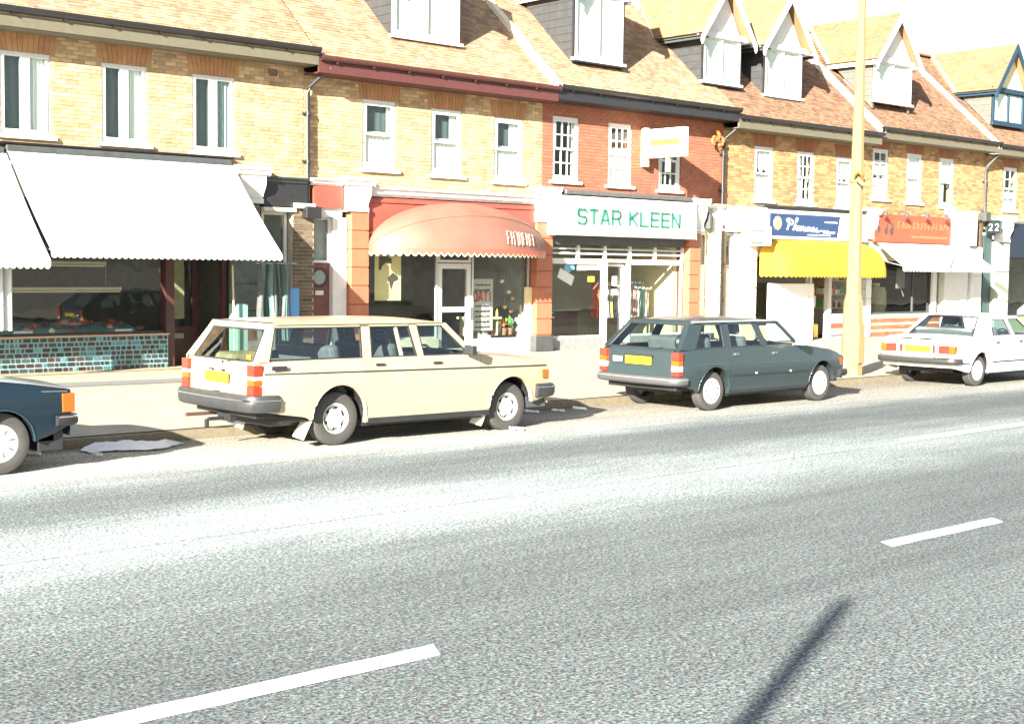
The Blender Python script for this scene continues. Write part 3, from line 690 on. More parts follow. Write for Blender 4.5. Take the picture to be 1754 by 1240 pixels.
# ------------------------------------------------------------------ awnings
def sloping_awning(name, label, x0, x1, zt, yt, zb, yb, m, scal=.12, vd=.10, stripes=None, ends=True, vm=None, cat='awning', box=True, sag=.05):
    a = thing(name, ((x0+x1)/2, FY, zt), label, cat); n = 48; P = []
    for j in range(9):
        v = j/8; P.append([(x0+(x1-x0)*i/n, yt+(yb-yt)*v, zt+(zb-zt)*v-sag*math.sin(math.pi*v)*(1+.15*math.sin(i*1.1))) for i in range(n+1)])
    P2 = [[(x, y+.006, z-.008) for x, y, z in r] for r in P]
    MB().grid(P, flip=False).build('canvas', m, a, smooth=60); 
    if stripes:
        for k, (xa, xb) in enumerate(stripes):
            q = []
            for j in range(9):
                v = j/8; q.append([(x, yt+(yb-yt)*v-.004, zt+(zb-zt)*v-sag*math.sin(math.pi*v)*(1+.15*math.sin((x-x0)/(x1-x0)*n*1.1))+.006) for x in (xa, xb)])
            MB().grid(q).build('stripe', canvasC, a)
    x = x0+.85
    while x < x1-.3:
        i = (x-x0)/(x1-x0)*n
        MB().tube([(x, yt+(yb-yt)*j/8-.002, zt+(zb-zt)*j/8-sag*math.sin(math.pi*j/8)*(1+.15*math.sin(i*1.1))+.004) for j in range(9)], .007, 5).build('seam', mat('canvas_seam', (.36, .38, .39), .9), a); x += .9
    # scalloped valance
    s = MB(); cnt = int((x1-x0)/scal); w_ = (x1-x0)/cnt
    for k in range(cnt):
        pts = [(x0+k*w_, zb), (x0+(k+1)*w_, zb), (x0+(k+1)*w_, zb-vd*.55)]+[(x0+k*w_+w_/2+w_/2*math.cos(t), zb-vd*.55-vd*.45*math.sin(t)) for t in [math.pi*i/6 for i in range(1, 6)]]+[(x0+k*w_, zb-vd*.55)]
        s.xzprism(pts, yb-.004+.008*math.sin(k*.9), yb+.004+.008*math.sin(k*.9))
    s.build('valance', vm or m, a)
    if box:
        MB().box(x0, x1, FY-.22, FY-.02, zt-.03, zt+.12).build('roller_box', darkgrey, a, bevel=.02)
    s = MB().tube([(x0+.04, yb+.03, zb), (x1-.04, yb+.03, zb)], .02, 8); s.build('front_rail', grey, a)
    for x in (x0+.06, x1-.06): MB().tube([(x, yb+.03, zb), (x, FY-.05, zb+.25)], .014, 6).build('arm', grey, a)
    return a
def hood(name, label, x0, x1, z0, h, d, m, n=2.0, vm=None, vd=.13, scal=.16, y0=FY-.22, ribs=0):
    """fixed hood awning: quarter-round section, ends falling in a curve"""
    a = thing(name, ((x0+x1)/2, FY, z0+h), label, 'awning'); U, V = 48, 12
    e = lambda u: max(0, 1-abs(2*u-1)**n)**(1/n)
    us = [.5-.5*math.cos(math.pi*i/U) for i in range(U+1)]
    pt = lambda u, v: (x0+(x1-x0)*u, y0-d*math.cos(v)*e(u), z0+h*math.sin(v)*e(u))
    MB().grid([[pt(u, math.pi/2*j/V) for u in us] for j in range(V+1)]).build('canvas', m, a, smooth=60)
    for k in range(ribs):
        v = math.pi/2*(k+1)/(ribs+1)
        MB().tube([(lambda q: (q[0], q[1]-.004, q[2]+.004))(pt(u, v)) for u in us[1:-1]], .012, 5).build('rib', m, a, smooth=True)
    s = MB(); s2 = MB(); pts = [Vector(pt(u, 0)) for u in us]; cur = 0
    L = [0]
    for p, q in zip(pts, pts[1:]): L.append(L[-1]+(q-p).length)
    def at(l):
        for k in range(len(L)-1):
            if L[k+1] >= l: f = (l-L[k])/(L[k+1]-L[k]+1e-9); return pts[k].lerp(pts[k+1], f)
        return pts[-1]
    cnt = int(L[-1]/scal); w_ = L[-1]/cnt
    for k in range(cnt):
        top, lo, lo2 = [], [], []
        for i in range(7):
            q = at((k+i/6)*w_); t = math.sin(math.pi*i/6); top.append(q+Vector((0, -.003, .01))); lo.append(q-Vector((0, .003, vd*(.5+.5*t)))); lo2.append(q-Vector((0, .003, vd*(.5+.5*t)+.03)))
        s.grid([lo, top]); s2.grid([lo2, [p+Vector((0, -.001, 0)) for p in lo]])
    s.build('valance', vm or m, a); s2.build('piping', cream if vm else m, a)
    return a

# ================================================================== shop 1: tiled stall riser, white awning
h1 = H[1]
s = MB().box(9.0, 12.45, 23.66, 23.78, .12, .74); riser = s.build('stall_riser', grout, h1)
tmesh = {}
rnd = random.Random(3)
for row in range(7):
    x = 9.02-rnd.choice((0, .06, .03)); z = .135+row*.0875
    while x < 12.40:
        wd = rnd.choice((.05, .062, .12, .085, .14)); xa = max(x, 9.02); wd2 = min(wd, 12.43-xa)
        if x+wd > 9.05 and wd2 > .03 and len(riser.children) < 298:
            mm = rnd.choice((tileB, tileB2, tileB, tileB2, tileB, tileB2, tileB3)); key = (round(wd2, 3), mm.name)
            c = (xa+wd2/2, 23.655, z+.032)
            if key not in tmesh: tmesh[key] = MB().box(c[0]-wd2/2+.004, c[0]+wd2/2-.004, c[1]-.008, c[1]+.01, z, z+.064).build('tile', mm, riser, loc=c).data
            else:
                o = bpy.data.objects.new('tile', tmesh[key]); col.objects.link(o); o.parent = riser; o.location = Vector(c)-origin_of(riser)
        x += wd+.024
MB().box(9.0, 12.47, 23.62, 23.84, .741, .765).build('window_ledge', mat('terracotta_ledge', (.50, .30, .2), .7), h1)
frame(h1, 9.02, 12.6, .77, 3.2, 23.80, m=darkgrey, mull=(), rails=(2.75,), t=.04)
MB().box(12.45, 12.62, 23.72, 23.95, .12, 3.2).build('door_post', brownP, h1)
interior_box(9.05, 15.2, 23.95, 28.3, .13, 3.4).build('shop_room', [roomM, roomF], h1)
# recessed entrance: door standing at an angle, dark post
d = MB().box(12.66, 13.46, 24.35, 24.41, .14, .85).box(12.66, 12.78, 24.35, 24.41, .851, 2.6).box(13.34, 13.46, 24.35, 24.41, .851, 2.6).box(12.781, 13.339, 24.352, 24.408, 2.45, 2.6).box(12.66, 13.46, 24.35, 24.41, 2.601, 3.3).build('door', brownP, h1)
MB().quad((12.78, 24.38, .85), (13.34, 24.38, .85), (13.34, 24.38, 2.45), (12.78, 24.38, 2.45)).build('pane', gShop, d)
MB().box(12.88, 13.18, 24.38, 24.39, 1.0, 2.3).build('notice', mat('yellowish_notice', (.30, .28, .17), .8, var=.2), d)
MB().box(12.92, 13.14, 24.33, 24.349, .62, .72).build('letter_box', grey, d)
MB().box(13.68, 13.78, 23.8, 23.9, .13, 3.3).build('post', brownP, h1)
pilaster(h1, 13.84, 14.46, .13, 3.25, mat('grey_green_pier', (.10, .12, .11), .8, var=.2), proud=.12, blocks=.5)
console(h1, 13.88, 14.5, 3.26, 3.97)
MB().box(9.01, 13.86, FY-.12, FY-.005, 3.2, 3.98).build('fascia', cream, h1)
mouldcornice(h1, 9.01, 13.82, 4.06, 4.14, lead, proud=.26)
MB().box(14.52, 15.53, FY-.16, FY-.005, 3.22, 3.72).build('fascia', black, h1)
mouldcornice(h1, 14.52, 15.5, 3.66, 3.82, mat('green_black_paint', (.035, .05, .05), .4), proud=.27)
frame(h1, 14.58, 15.17, .13, 3.12, 23.84, m=white, rails=(2.2,), t=.06, name='side_door_frame')
MB().box(14.50, 15.25, 23.6, 23.78, 3.12, 3.2).build('door_head', cream, h1)
MB().box(14.645, 15.105, 23.87, 23.9, .14, 2.17).build('side_door', mat('dark_green_door', (.03, .06, .055), .5), h1)
# brick pier between the side doors
pr = MB().box(15.2, 15.68, FY-.16, FY+.1, .12, 3.25).build('pier', mortarD, h1)
bricks(pr, 15.2, 15.68, .13, 3.2, [], brickD, y=FY-.16, nmax=200)
s = MB().box(15.2, 15.68, FY-.24, FY-.02, 3.2, 3.3).build('pier_cap', white, h1)
# contents of the window, each a thing of its own
def striplight(x0, x1, z, y, label):
    t = thing('shelf_light', ((x0+x1)/2, y, z), label, 'light fitting', 'long light fittings in the corner shop window')
    MB().box(x0, x1, y-.04, y+.04, z+.0, z+.07).build('housing', mat('beige_enamel', (.42, .38, .27), .5), t, bevel=.01)
    MB().tube([(x0+.05, y-.05, z-.01), (x1-.05, y-.05, z-.01)], .018, 8).build('tube', cream, t)
    for x in (x0+.3, x1-.3): MB().tube([(x, y, z+.07), (x, y, 3.3)], .005, 5).build('hanging_wire', grey, t)
striplight(9.6, 11.4, 2.02, 24.05, 'short beige light fitting hung high in the tiled-front shop window')
striplight(9.2, 11.75, 1.55, 24.15, 'long beige light fitting hung lower in the tiled-front shop window')
t = thing('display_counter', (10.6, 24.4, .77), 'sloping pale counter with goods in the tiled-front shop window', 'counter')
MB().prism([(23.9, .78), (24.9, .95), (24.9, .77), (23.9, .77)], lambda a, b, t: (9.1+3.0*t, a, b), 1).build('slab', grout, t)
rnd = random.Random(11)
ORD = ['first', 'second', 'third', 'fourth', 'fifth', 'sixth', 'seventh', 'eighth', 'ninth', 'tenth', 'eleventh', 'twelfth', 'thirteenth', 'fourteenth', 'fifteenth', 'sixteenth', 'seventeenth', 'eighteenth', 'nineteenth', 'twentieth']
for i in range(20):
    x = 9.5+i*.135+rnd.uniform(-.03, .03); y = 23.92+rnd.random()*.75; z = .79+(y-23.9)*.17; r_ = rnd.uniform(.05, .11)
    prof = [(r_*.2, 0), (r_, .01), (r_*1.1, .05), (r_*.7, .08), (.005, .09)]
    s = MB().lathe(prof, (x, y, z), 'z', 9)
    solo('tray_of_goods', (x, y, z), s, (mm := rnd.choice([PAL[0], PAL[3], PAL[4], PAL[4], PAL[7], PAL[6]])), f"{mm.name[6:]} mound of food on the tiled-front shop counter, {ORD[i]} of twenty from the left", 'food', 'mounds of food in the tiled-front shop window', smooth=True)
for x, lab in ((9.6, 'white price card at the left end of the food counter'), (11.5, 'white price card at the right end of the food counter')):
    solo('price_card', (x, 23.9, .8), MB().box(x, x+.34, 23.88, 23.89, .79, .85), paper, lab, 'card')
# plastic strips, blue board, teal box, pole at the right end of the awning
t = thing('strip_curtain', (14.4, 22.9, 2.1), 'dark green plastic sheet hung in folds under the right end of the white awning', 'curtain')
for k in range(9):
    xx = 13.75+k*.085; s = MB(); P = []
    for j in range(9):
        z = 2.1-1.75*j/8; P.append([(xx+.075*u+.02*math.sin(j+k), 22.6+.03*math.cos(k*2+u*3)+.02*j/8*math.sin(k), z) for u in (0, .33, .66, 1)])
    s.grid(P, flip=True).build('strip', tealP if k % 2 else darkgrey, t, smooth=True)
MB().tube([(13.7, 22.6, 2.1), (14.6, 22.6, 2.1)], .02, 6).build('rail', grey, t)
solo('blue_board', (14.75, 22.9, .12), MB().box(14.45, 14.85, 22.88, 22.93, .13, 1.62), blueP, 'bright blue board stood on end beside the dark brick pier', 'board', bevel=.01)
solo('teal_box', (13.6, 22.9, .12), MB().box(13.42, 13.66, 22.8, 23.1, .13, 1.33), mat('teal_box', (.16, .30, .26), .6), 'teal box stood under the white awning left of the plastic strips', 'box', bevel=.01)
solo('pole', (13.3, 22.7, .12), MB().tube([(13.32, 22.7, .12), (13.27, 22.7, 2.05)], .018, 8), mat('bare_wood', (.45, .38, .24), .8), 'thin bare pole standing upright under the white awning', 'pole')
sloping_awning('shop_awning', 'big white awning with scalloped hem over the tiled-front shop', 9.40, 13.78, 3.95, 23.55, 2.26, 21.8, canvasW, scal=.11, vd=.12)
a0 = sloping_awning('shop_awning', 'white awning with cyan stripes at the left edge of the picture', 3.0, 9.37, 3.9, 23.5, 2.12, 21.75, canvasW, scal=.11, vd=.16, stripes=[(9.10, 9.14), (9.27, 9.36), (8.6, 8.68), (8.2, 8.28)])
s = MB()
for k in range(9): strokes(s, [[(0, 0), (.4, 1), (.8, .2), (1, .9)], [(.1, .8), (.9, .5)]], 7.9+k*.14, 2.17, .11, .13, 21.94, .014, dx=.03)
s.build('lettering', inkG, a0)
t = curtain_mesh(8.5, 8.95, .95, 2.05, 22.3, amp=.06, folds=3); solo('hanging_cloth', (8.6, 22.3, 2.0), t, canvasW, 'white cloth hanging gathered at the left edge of the picture', 'cloth', smooth=60)
# shop 0, next door to the left
frame(H[0], 2.6, 8.8, .7, 3.2, 23.8, m=darkgrey, mull=(5.0,)); MB().box(2.5, 8.9, 23.7, 23.9, .12, .7).build('stall_riser', grout, H[0]); MB().box(2.46, 8.98, FY-.12, FY-.005, 3.2, 3.98).build('fascia', cream, H[0])
interior_box(2.6, 8.9, 23.95, 28, .13, 3.4).build('shop_room', [roomM, roomF], H[0])

# ================================================================== shop 2: domed canopy
h2 = H[2]
MB().box(15.7, 16.42, FY-.14, FY-.005, 3.24, 3.68).build('fascia', redP, h2)
mouldcornice(h2, 15.62, 16.40, 3.68, 3.84, white, proud=.26)
MB().box(15.72, 16.44, FY-.06, FY-.003, 3.05, 3.24).build('door_head', white, h2)
d = MB().box(15.72, 16.2, 23.86, 23.9, .14, 2.1).build('front_door', mat('dull_red_door', (.14, .045, .038), .5, var=.1), h2)
s = MB().lathe([(.15, -.02), (.20, -.03), (.20, 0)], (15.96, 23.86, 1.82), 'y', 20); s.build('round_frame', brownP, d, smooth=60)
MB().lathe([(0.001, -.012), (.15, -.012)], (15.96, 23.86, 1.82), 'y', 20).build('round_window', mat('grey_glass', (.22, .27, .25), .15), d)
MB().box(15.86, 16.06, 23.845, 23.858, 1.46, 1.55).build('letter_box', white, d)
frame(h2, 15.70, 16.22, 2.12, 3.05, 23.84, m=white, t=.05, name='fanlight')
MB().box(16.22, 16.56, 23.74, 23.95, .12, 3.05).build('door_post', white, h2)
MB().box(15.72, 16.2, 23.95, 24.0, .13, 3.1).build('hall', roomM, h2)
pilaster(h2, 16.58, 17.03, .13, 3.17, orangeP, plinth=grey)
console(h2, 16.42, 17.02, 3.18, 3.88)
f = MB().box(17.05, 21.78, FY-.12, FY-.005, 2.42, 3.5).build('fascia', redP, h2)
MB().box(17.05, 21.78, FY-.15, FY-.121, 3.40, 3.46).box(17.05, 21.78, FY-.145, FY-.121, 2.75, 2.79).build('moulding', redP, h2)
mouldcornice(h2, 17.05, 21.78, 3.52, 3.74, mat('grey_white_lead', (.62, .62, .60), .6, c2=(.4, .42, .44), scale=6), proud=.28)
pilaster(h2, 21.80, 22.30, .13, 3.12, orangeP, plinth=darkgrey)
console(h2, 21.74, 22.34, 3.13, 3.93)
frame(h2, 17.06, 19.05, .5, 2.45, 23.84, m=alu, t=.035); MB().box(17.06, 19.05, 23.78, 23.95, .12, .5).build('stall_riser', cream, h2)
frame(h2, 20.05, 21.78, .42, 2.45, 23.84, m=alu, t=.035); MB().box(20.05, 21.78, 23.78, 23.95, .12, .42).build('stall_riser', stone, h2)
MB().box(21.62, 21.80, 23.76, 23.83, .42, 1.62).build('window_jamb', creamY, h2)
frame(h2, 19.08, 20.02, 2.16, 2.45, 23.86, m=alu, t=.06, name='fanlight')
dr = frame(h2, 19.08, 20.02, .14, 2.14, 23.86, m=alu, t=.115, rails=(1.12,), name='shop_door')
MB().box(19.98, 20.0, 23.8, 23.855, .9, 1.2).build('handle', chrome, dr)
interior_box(17.06, 21.78, 23.98, 28.3, .13, 3.2).build('shop_room', [roomM, roomF], h2)
hd = hood('domed_canopy', 'dusty pink-red domed canopy between two orange pilasters', 17.0, 21.82, 2.44, 1.02, 1.15, canvasR, n=2.0, vm=canvasR2, ribs=1)
# worn white lettering on the canopy, kept as strokes lying on the cloth
s = MB(); rnd = random.Random(5)
def onhood(u, v, lift=.012):
    e = max(0, 1-abs(2*u-1)**2)**.5; return Vector((17.0+4.82*u, FY-.22-1.15*math.cos(v)*e-lift, 2.44+1.02*math.sin(v)*e+lift))
for k in range(8):
    u0 = .60+k*.027
    for (a, b), (c, d) in (((0, .12), (.004, .42)), ((.004, .42), (.018, .40)), ((.0, .26), (.016, .26)), ((.018, .1), (.019, .4))):
        if rnd.random() < .8: s.tube([onhood(u0+a, b), onhood(u0+(a+c)/2, (b+d)/2), onhood(u0+c, d)], .013, 5)
s.build('lettering', mat('faded_white_print', (.38, .23, .18), .7), hd)
# things in the salon windows
t = thing('poster', (17.75, 24.0, 1.3), 'tall yellowed poster with a dark head of hair and an eye shape, left salon window', 'poster')
MB().box(17.45, 18.15, 23.98, 23.985, 1.33, 2.36).build('sheet', paperY, t)
s = MB(); s.xzprism([(17.56, 2.26), (17.72, 2.31), (17.9, 2.22), (17.88, 2.12), (17.74, 2.14), (17.64, 2.06), (17.6, 1.97), (17.55, 2.0)], 23.974, 23.979)
s.xzprism([(17.80, 1.82), (17.92, 1.93), (18.05, 1.86), (18.08, 1.78), (17.95, 1.73), (17.88, 1.55), (17.84, 1.7)], 23.974, 23.979); s.build('print', ink, t)
t = thing('price_board', (20.6, 24.05, .9), 'framed white price list with red lettering across it, right salon window', 'sign')
MB().box(20.22, 20.83, 24.03, 24.06, .62, 1.80).build('panel', mat('grey_white_panel', (.45, .45, .41), .6, var=.1), t); s = MB()
for k in range(9):
    if k not in (5, 6): scribble(s, 20.3, 20.75, .68+k*.12, .05, 24.029, .01, k)
s.build('small_print', ink, t)
s = MB(); strokes(s, GL['O'], 20.24, 1.30, .11, .2, 24.02, .04); strokes(s, GL['A'], 20.40, 1.30, .1, .2, 24.02, .04); strokes(s, GL['T'], 20.55, 1.30, .11, .2, 24.02, .04); strokes(s, [[(0, 0), (0, 1)]], 20.74, 1.30, .1, .2, 24.02, .04); s.build('lettering', inkR, t)
t = thing('display_shelf', (20.9, 24.3, .45), 'cream display shelf low in the right salon window', 'shelf')
MB().box(20.15, 21.1, 24.02, 24.5, .88, .93).build('board', cream, t)
for x in (20.2, 21.02): MB().box(x, x+.04, 24.1, 24.45, .5, .88).build('leg', cream, t)
rnd = random.Random(21)
def bottle(x, y, z, h, r, m, label, grp):
    s = MB().lathe([(.001, 0), (r, 0), (r*1.02, h*.1), (r, h*.6), (r*.45, h*.78), (r*.38, h), (.001, h)], (x, y, z), 'z', 9)
    return solo('bottle', (x, y, z), s, m, label, 'bottle', grp, smooth=50)
for k in range(9): bottle(20.22+k*.1, 24.1+.08*(k % 2), .93, rnd.uniform(.12, .2), .03, (mm := rnd.choice([PAL[2], PAL[3], PAL[1], PAL[5]])), f'{mm.name[6:]} bottle on the cream salon window shelf, {ORD[k]} of nine from the left', 'bottles on the salon shelf')
for k in range(4):
    x = 20.95+.19*k; z = .5; s = MB()
    for q in range(16):
        a = rnd.uniform(0, 6.28); l = rnd.uniform(.12, .34); b0 = Vector((x, 24.2, z+.18)); e = b0+Vector((math.cos(a)*l*.5, math.sin(a)*l*.4, rnd.uniform(.05, .5)*l*2))
        sd_ = (e-b0).cross(Vector((0, 0, 1))).normalized()*.035; mid = (b0+e)/2+Vector((0, 0, .05)); s.quad(b0, mid+sd_, e, mid-sd_)
    t = thing('potted_plant', (x, 24.2, z), 'leafy potted plant in the right salon window, ' + ['leftmost of four', 'second from the left of four', 'third from the left of four', 'rightmost of four'][k], 'plant')
    MB().lathe([(.001, 0), (.05, 0), (.075, .16), (.06, .16), (.001, .14)], (x, 24.2, z), 'z', 12).build('pot', PAL[4], t, smooth=50); s.build('foliage', [PAL[1], PAL[2], PAL[5], PAL[1]][k], t)
# hanging ornaments in the same window
for k, (x, z, m) in enumerate(((21.2, 1.75, 3), (21.42, 1.5, 3), (21.55, 1.35, 5), (21.3, 1.15, 2), (21.5, 1.05, 6))):
    t = thing('hanging_ornament', (x, 24.15, z), ['highest, white hanging ornament in the right salon window', 'white hanging ornament second from the top in the right salon window', 'orange hanging ornament in the middle of the right salon window', 'yellow hanging ornament second lowest in the right salon window', 'lowest, pink hanging ornament in the right salon window'][k], 'ornament', 'hanging ornaments in the salon window')
    MB().lathe([(.001, -.05), (.05, -.02), (.055, .02), (.001, .05)], (x, 24.15, z), 'z', 10).build('bauble', PAL[m], t, smooth=True); MB().tube([(x, 24.15, z+.05), (x, 24.15, 3.1)], .003, 4).build('thread', grey, t)

# ================================================================== shop 3: dry cleaner
h3 = H[3]
MB().box(22.36, 27.05, FY-.1, FY-.005, 2.62, 3.7).build('fascia', darkgrey, h3)
MB().box(22.5, 26.95, FY-.42, FY-.05, 3.79, 3.9).build('blind_box', mat('grey_blind_box', (.085, .085, .085), .6, var=.2), h3, bevel=.02)
t = thing('shop_sign', (24.6, 23.4, 3.3), 'long white sign box with green capital letters over the dry cleaner', 'sign')
s = MB().prism([(23.33, 2.84), (23.38, 3.76), (23.69, 3.76), (23.69, 2.84)], lambda a, b, k: (22.12+4.95*k, a, b), 1); s.build('sign_box', white, t, bevel=.01)
s = MB(); x = 22.83
for ch in 'STAR KLEEN':
    if ch == ' ': x += .22; continue
    strokes(s, GL[ch], x, 3.12, .275, .335, 23.338, .042, thick=.02); x += .385
s.build('lettering', greenL, t)
s = MB()
for q in (24.3, 24.42, 24.62, 24.7): s.box(q, q+.035, 23.325, 23.336, 2.97, 3.02)
s.build('small_print', inkG, t)
console(h3, 27.14, 27.66, 3.05, 3.88)
pilaster(h3, 27.14, 27.57, .13, 3.0, orangeP, plinth=darkgrey)
# louvre band, windows, door
MB().box(22.36, 27.1, 23.78, 23.86, 2.22, 2.30).build('transom', white, h3)
for a, b in ((22.36, 23.28), (23.36, 24.2), (24.28, 25.08), (25.16, 26.0), (26.08, 27.06)):
    MB().box(a-.07, a, 23.78, 23.86, 2.301, 2.84).build('louvre_post', white, h3)
    for k in range(4):
        z = 2.40+k*.115; MB().prism([(23.79, z), (23.80, z+.035), (23.88, z+.06), (23.87, z+.025)], lambda e, f, q, a=a, b=b: (a+.002+(b-a-.004)*q, e, f), 1).build('louvre', white, h3)
MB().box(27.06, 27.12, 23.78, 23.86, 2.301, 2.84).build('louvre_post', white, h3)
frame(h3, 22.36, 24.2, .40, 2.22, 23.8, m=white, t=.05)
frame(h3, 25.12, 27.1, .40, 2.22, 23.8, m=white, t=.05)
MB().box(24.2, 24.30, 23.76, 23.88, .13, 2.22).box(25.03, 25.12, 23.76, 23.88, .13, 2.22).build('door_post', white, h3)
dr = frame(h3, 24.31, 25.02, .14, 2.18, 23.9, m=alu, t=.06, name='shop_door'); MB().box(24.37, 24.43, 23.84, 23.9, 1.0, 1.28).build('handle', paper, dr)
MB().box(24.60, 24.78, 23.9, 23.905, 1.65, 1.88).box(24.56, 24.80, 23.9, 23.905, 1.42, 1.56).build('notice', paper, dr)
MB().box(22.36, 24.2, 23.76, 23.9, .12, .40).build('stall_riser', mat('grey_riser', (.2, .2, .19), .7, var=.2), h3); MB().box(25.12, 27.1, 23.76, 23.9, .12, .40).build('stall_riser', MATS['grey_riser'], h3)
interior_box(22.36, 27.1, 23.98, 27.2, .13, 3.2).build('shop_room', [roomM, roomF], h3)
MB().box(26.95, 27.08, 24.0, 27.1, .14, 3.1).build('side_wall', creamY, h3); MB().box(25.1, 26.94, 26.95, 27.1, .14, 3.1).build('back_wall', roomL, h3)
t = thing('window_notice', (22.9, 23.95, 1.8), 'white oblong card taped at a slant in the dry cleaner window', 'notice')
MB().obox((22.98, 23.86, 1.86), (.92, 0, -.40), (0, 1, 0), (.40, 0, .92), .26, .004, .12).build('card', paper, t)
t = thing('window_banner', (23.6, 23.95, 2.1), 'white and blue banner across the top of the dry cleaner window', 'banner')
MB().box(23.35, 23.68, 23.86, 23.865, 2.02, 2.17).box(23.681, 24.14, 23.86, 23.865, 2.03, 2.19).build('sheet', paper, t)
MB().lathe([(.001, 0), (.07, 0), (.12, .004)], (23.05, 23.862, 2.07), 'y', 7).build('blue_star', mat('light_blue_print', (.2, .45, .65), .6), t)
MB().obox((23.2, 23.858, 2.1), (1, 0, .2), (0, 1, 0), (-.2, 0, 1), .06, .003, .07).build('blue_mark', MATS['light_blue_print'], t)
solo('window_notice', (23.85, 23.86, 1.8), MB().box(23.72, 23.95, 23.86, 23.865, 1.74, 1.88), yellowS, 'small yellow card in the dry cleaner window', 'notice')
# counter, stool, clothes rail with garments
t = thing('counter', (23.4, 25.2, .13), 'dark counter inside the dry cleaner behind the left window', 'counter')
MB().box(22.8, 24.5, 25.0, 25.6, .14, 1.0).build('front', brownP, t); MB().box(22.75, 24.55, 24.95, 25.65, 1.0, 1.05).build('top', curtainT, t)
t = thing('stool', (22.75, 24.4, .4), 'little white table on thin legs in the dry cleaner window', 'table')
MB().box(22.5, 22.95, 24.2, 24.6, .86, .90).box(22.52, 22.93, 24.22, 24.58, .98, 1.0).build('top', white, t)
for dx, dy in ((-.15, -.12), (.15, -.12), (-.15, .12), (.15, .12)): MB().tube([(22.73+dx*.3, 24.4+dy*.3, .86), (22.73+dx, 24.4+dy, .14)], .012, 6).build('leg', grey, t)
MB().box(22.42, 22.68, 24.1, 24.13, 1.02, 1.62).build('pale_panel', curtainT, t)
t = thing('clothes_rail', (26, 24.7, 2.0), 'chrome rail of hanging clothes behind the dry cleaner window', 'rail'); MB().tube([(24.75, 24.6, 1.72), (26.9, 24.9, 1.72)], .015, 8).build('bar', chrome, t)
gc = ['red', 'blue', 'yellow', 'dark', 'white', 'white', 'grey', 'white', 'pink', 'white', 'teal', 'white', 'cream']
gm = dict(red=(.55, .10, .04), blue=(.35, .45, .55), yellow=(.62, .50, .22), dark=(.05, .05, .05), white=(.7, .7, .66), grey=(.3, .32, .32), pink=(.6, .35, .35), teal=(.2, .4, .4), cream=(.62, .56, .4))
nth = ['leftmost', 'second from left', 'third from left', 'fourth from left', 'fifth from left', 'sixth from left', 'middle one', 'sixth from right', 'fifth from right', 'fourth from right', 'third from right', 'second from right', 'rightmost']
for k, c in enumerate(gc):
    x = 24.82+k*.165; y = 24.6+.3*k/12; s = MB(); P = []
    for j in range(7):
        z = 1.68-.85*j/6; hw = [.03, .20, .22, .20, .21, .22, .24][j]; P.append([(x+.05*math.sin(i*2.4)*(.3+j*.1), y+hw*(i/4-.5)*2, z) for i in range(5)])
    s.grid(P); s.grid([[(a+.05, b, e) for a, b, e in r] for r in P], flip=True)
    t = thing('garment', (x, y, 1.7), f'{c} garment on the dry cleaner rail, {nth[k]}', 'clothes', 'garments on the dry cleaner rail'); s.build('cloth', mat('cloth_'+c, gm[c], .9), t, smooth=60)
    MB().tube([(x, y, 1.68), (x, y, 1.72)], .006, 4).build('hook', chrome, t)
# hanging sign over the third window
t = thing('projecting_sign', (25.5, 23.6, 5.1), 'white box sign with an orange strip, sticking out from the red wall', 'sign')
MB().box(25.42, 25.58, 22.36, 23.62, 4.80, 5.50).build('sign_box', mat('sign_white', (.8, .79, .70), .4), t, bevel=.012)
s = MB().box(25.412, 25.42, 22.48, 23.5, 5.08, 5.25).build('orange_strip', mat('pale_orange', (.48, .24, .07), .5), t)
s = MB()
for k in range(9): s.box(25.406, 25.412, 22.56+k*.095, 22.62+k*.095, 5.11+.01*(k % 2), 5.21)
s.build('lettering', orangeL, t)
MB().box(25.44, 25.56, 23.62, 23.79, 4.6, 5.55).build('wall_bracket', creamY, t); MB().box(25.46, 25.54, 22.9, 22.98, 4.45, 4.80).build('hanging_arm', creamY, t)
t = thing('wall_ornament', (28.2, 23.7, 5.5), 'curled orange ornament near the top of the red wall by the downpipe', 'ornament')
def curl(cx, cz, r, a0, a1, y): return [(cx+r*math.cos(R(a)), y, cz+r*math.sin(R(a))) for a in range(a0, a1+1, 20)]
MB().tube(curl(28.05, 5.42, .10, 20, 260, 23.62), .035, 8).build('left_scroll', rustM, t, smooth=True)
MB().tube(curl(28.28, 5.42, .11, -120, 140, 23.62), .04, 8).build('right_scroll', rustM, t, smooth=True)
MB().tube([(28.12, 23.62, 5.7), (28.2, 23.6, 5.58), (28.22, 23.62, 5.5)], [.03, .05, .03], 8).build('top_leaf', orangeL, t, smooth=True)

# ================================================================== side doors between shops 3 and 4
MB().box(27.58, 28.1, 23.78, 23.9, 3.02, 3.7).build('fascia', white, h3); mouldcornice(h3, 27.7, 28.56, 3.66, 3.80, stone, proud=.24)
MB().box(28.1, 28.56, FY-.14, FY-.005, 3.1, 3.66).build('fascia', white, h3)
MB().lathe([(.07, -.1), (.1, -.06), (.1, .3), (.05, .36)], (27.88, 23.62, 3.2), 'z', 12).build('wall_box', darkgrey, h3)
frame(h3, 27.6, 28.06, 2.15, 3.02, 23.84, m=white, t=.05, name='fanlight'); MB().box(27.62, 28.04, 23.86, 23.9, .14, 2.15).build('front_door', white, h3)
MB().box(27.6, 28.56, 24.0, 24.05, .13, 3.1).build('hall', roomM, h3)
pr = MB().box(28.07, 28.42, FY-.14, FY+.1, .12, 3.1).build('pier', creamY, h3)
for k in range(8): MB().box(28.055, 28.435, FY-.155, FY-.14, .15+k*.37, .49+k*.37).build('block', creamY, pr, bevel=.01)
MB().box(28.42, 28.598, FY-.1, FY+.1, .12, 3.1).build('brick_return', brickD, h3)
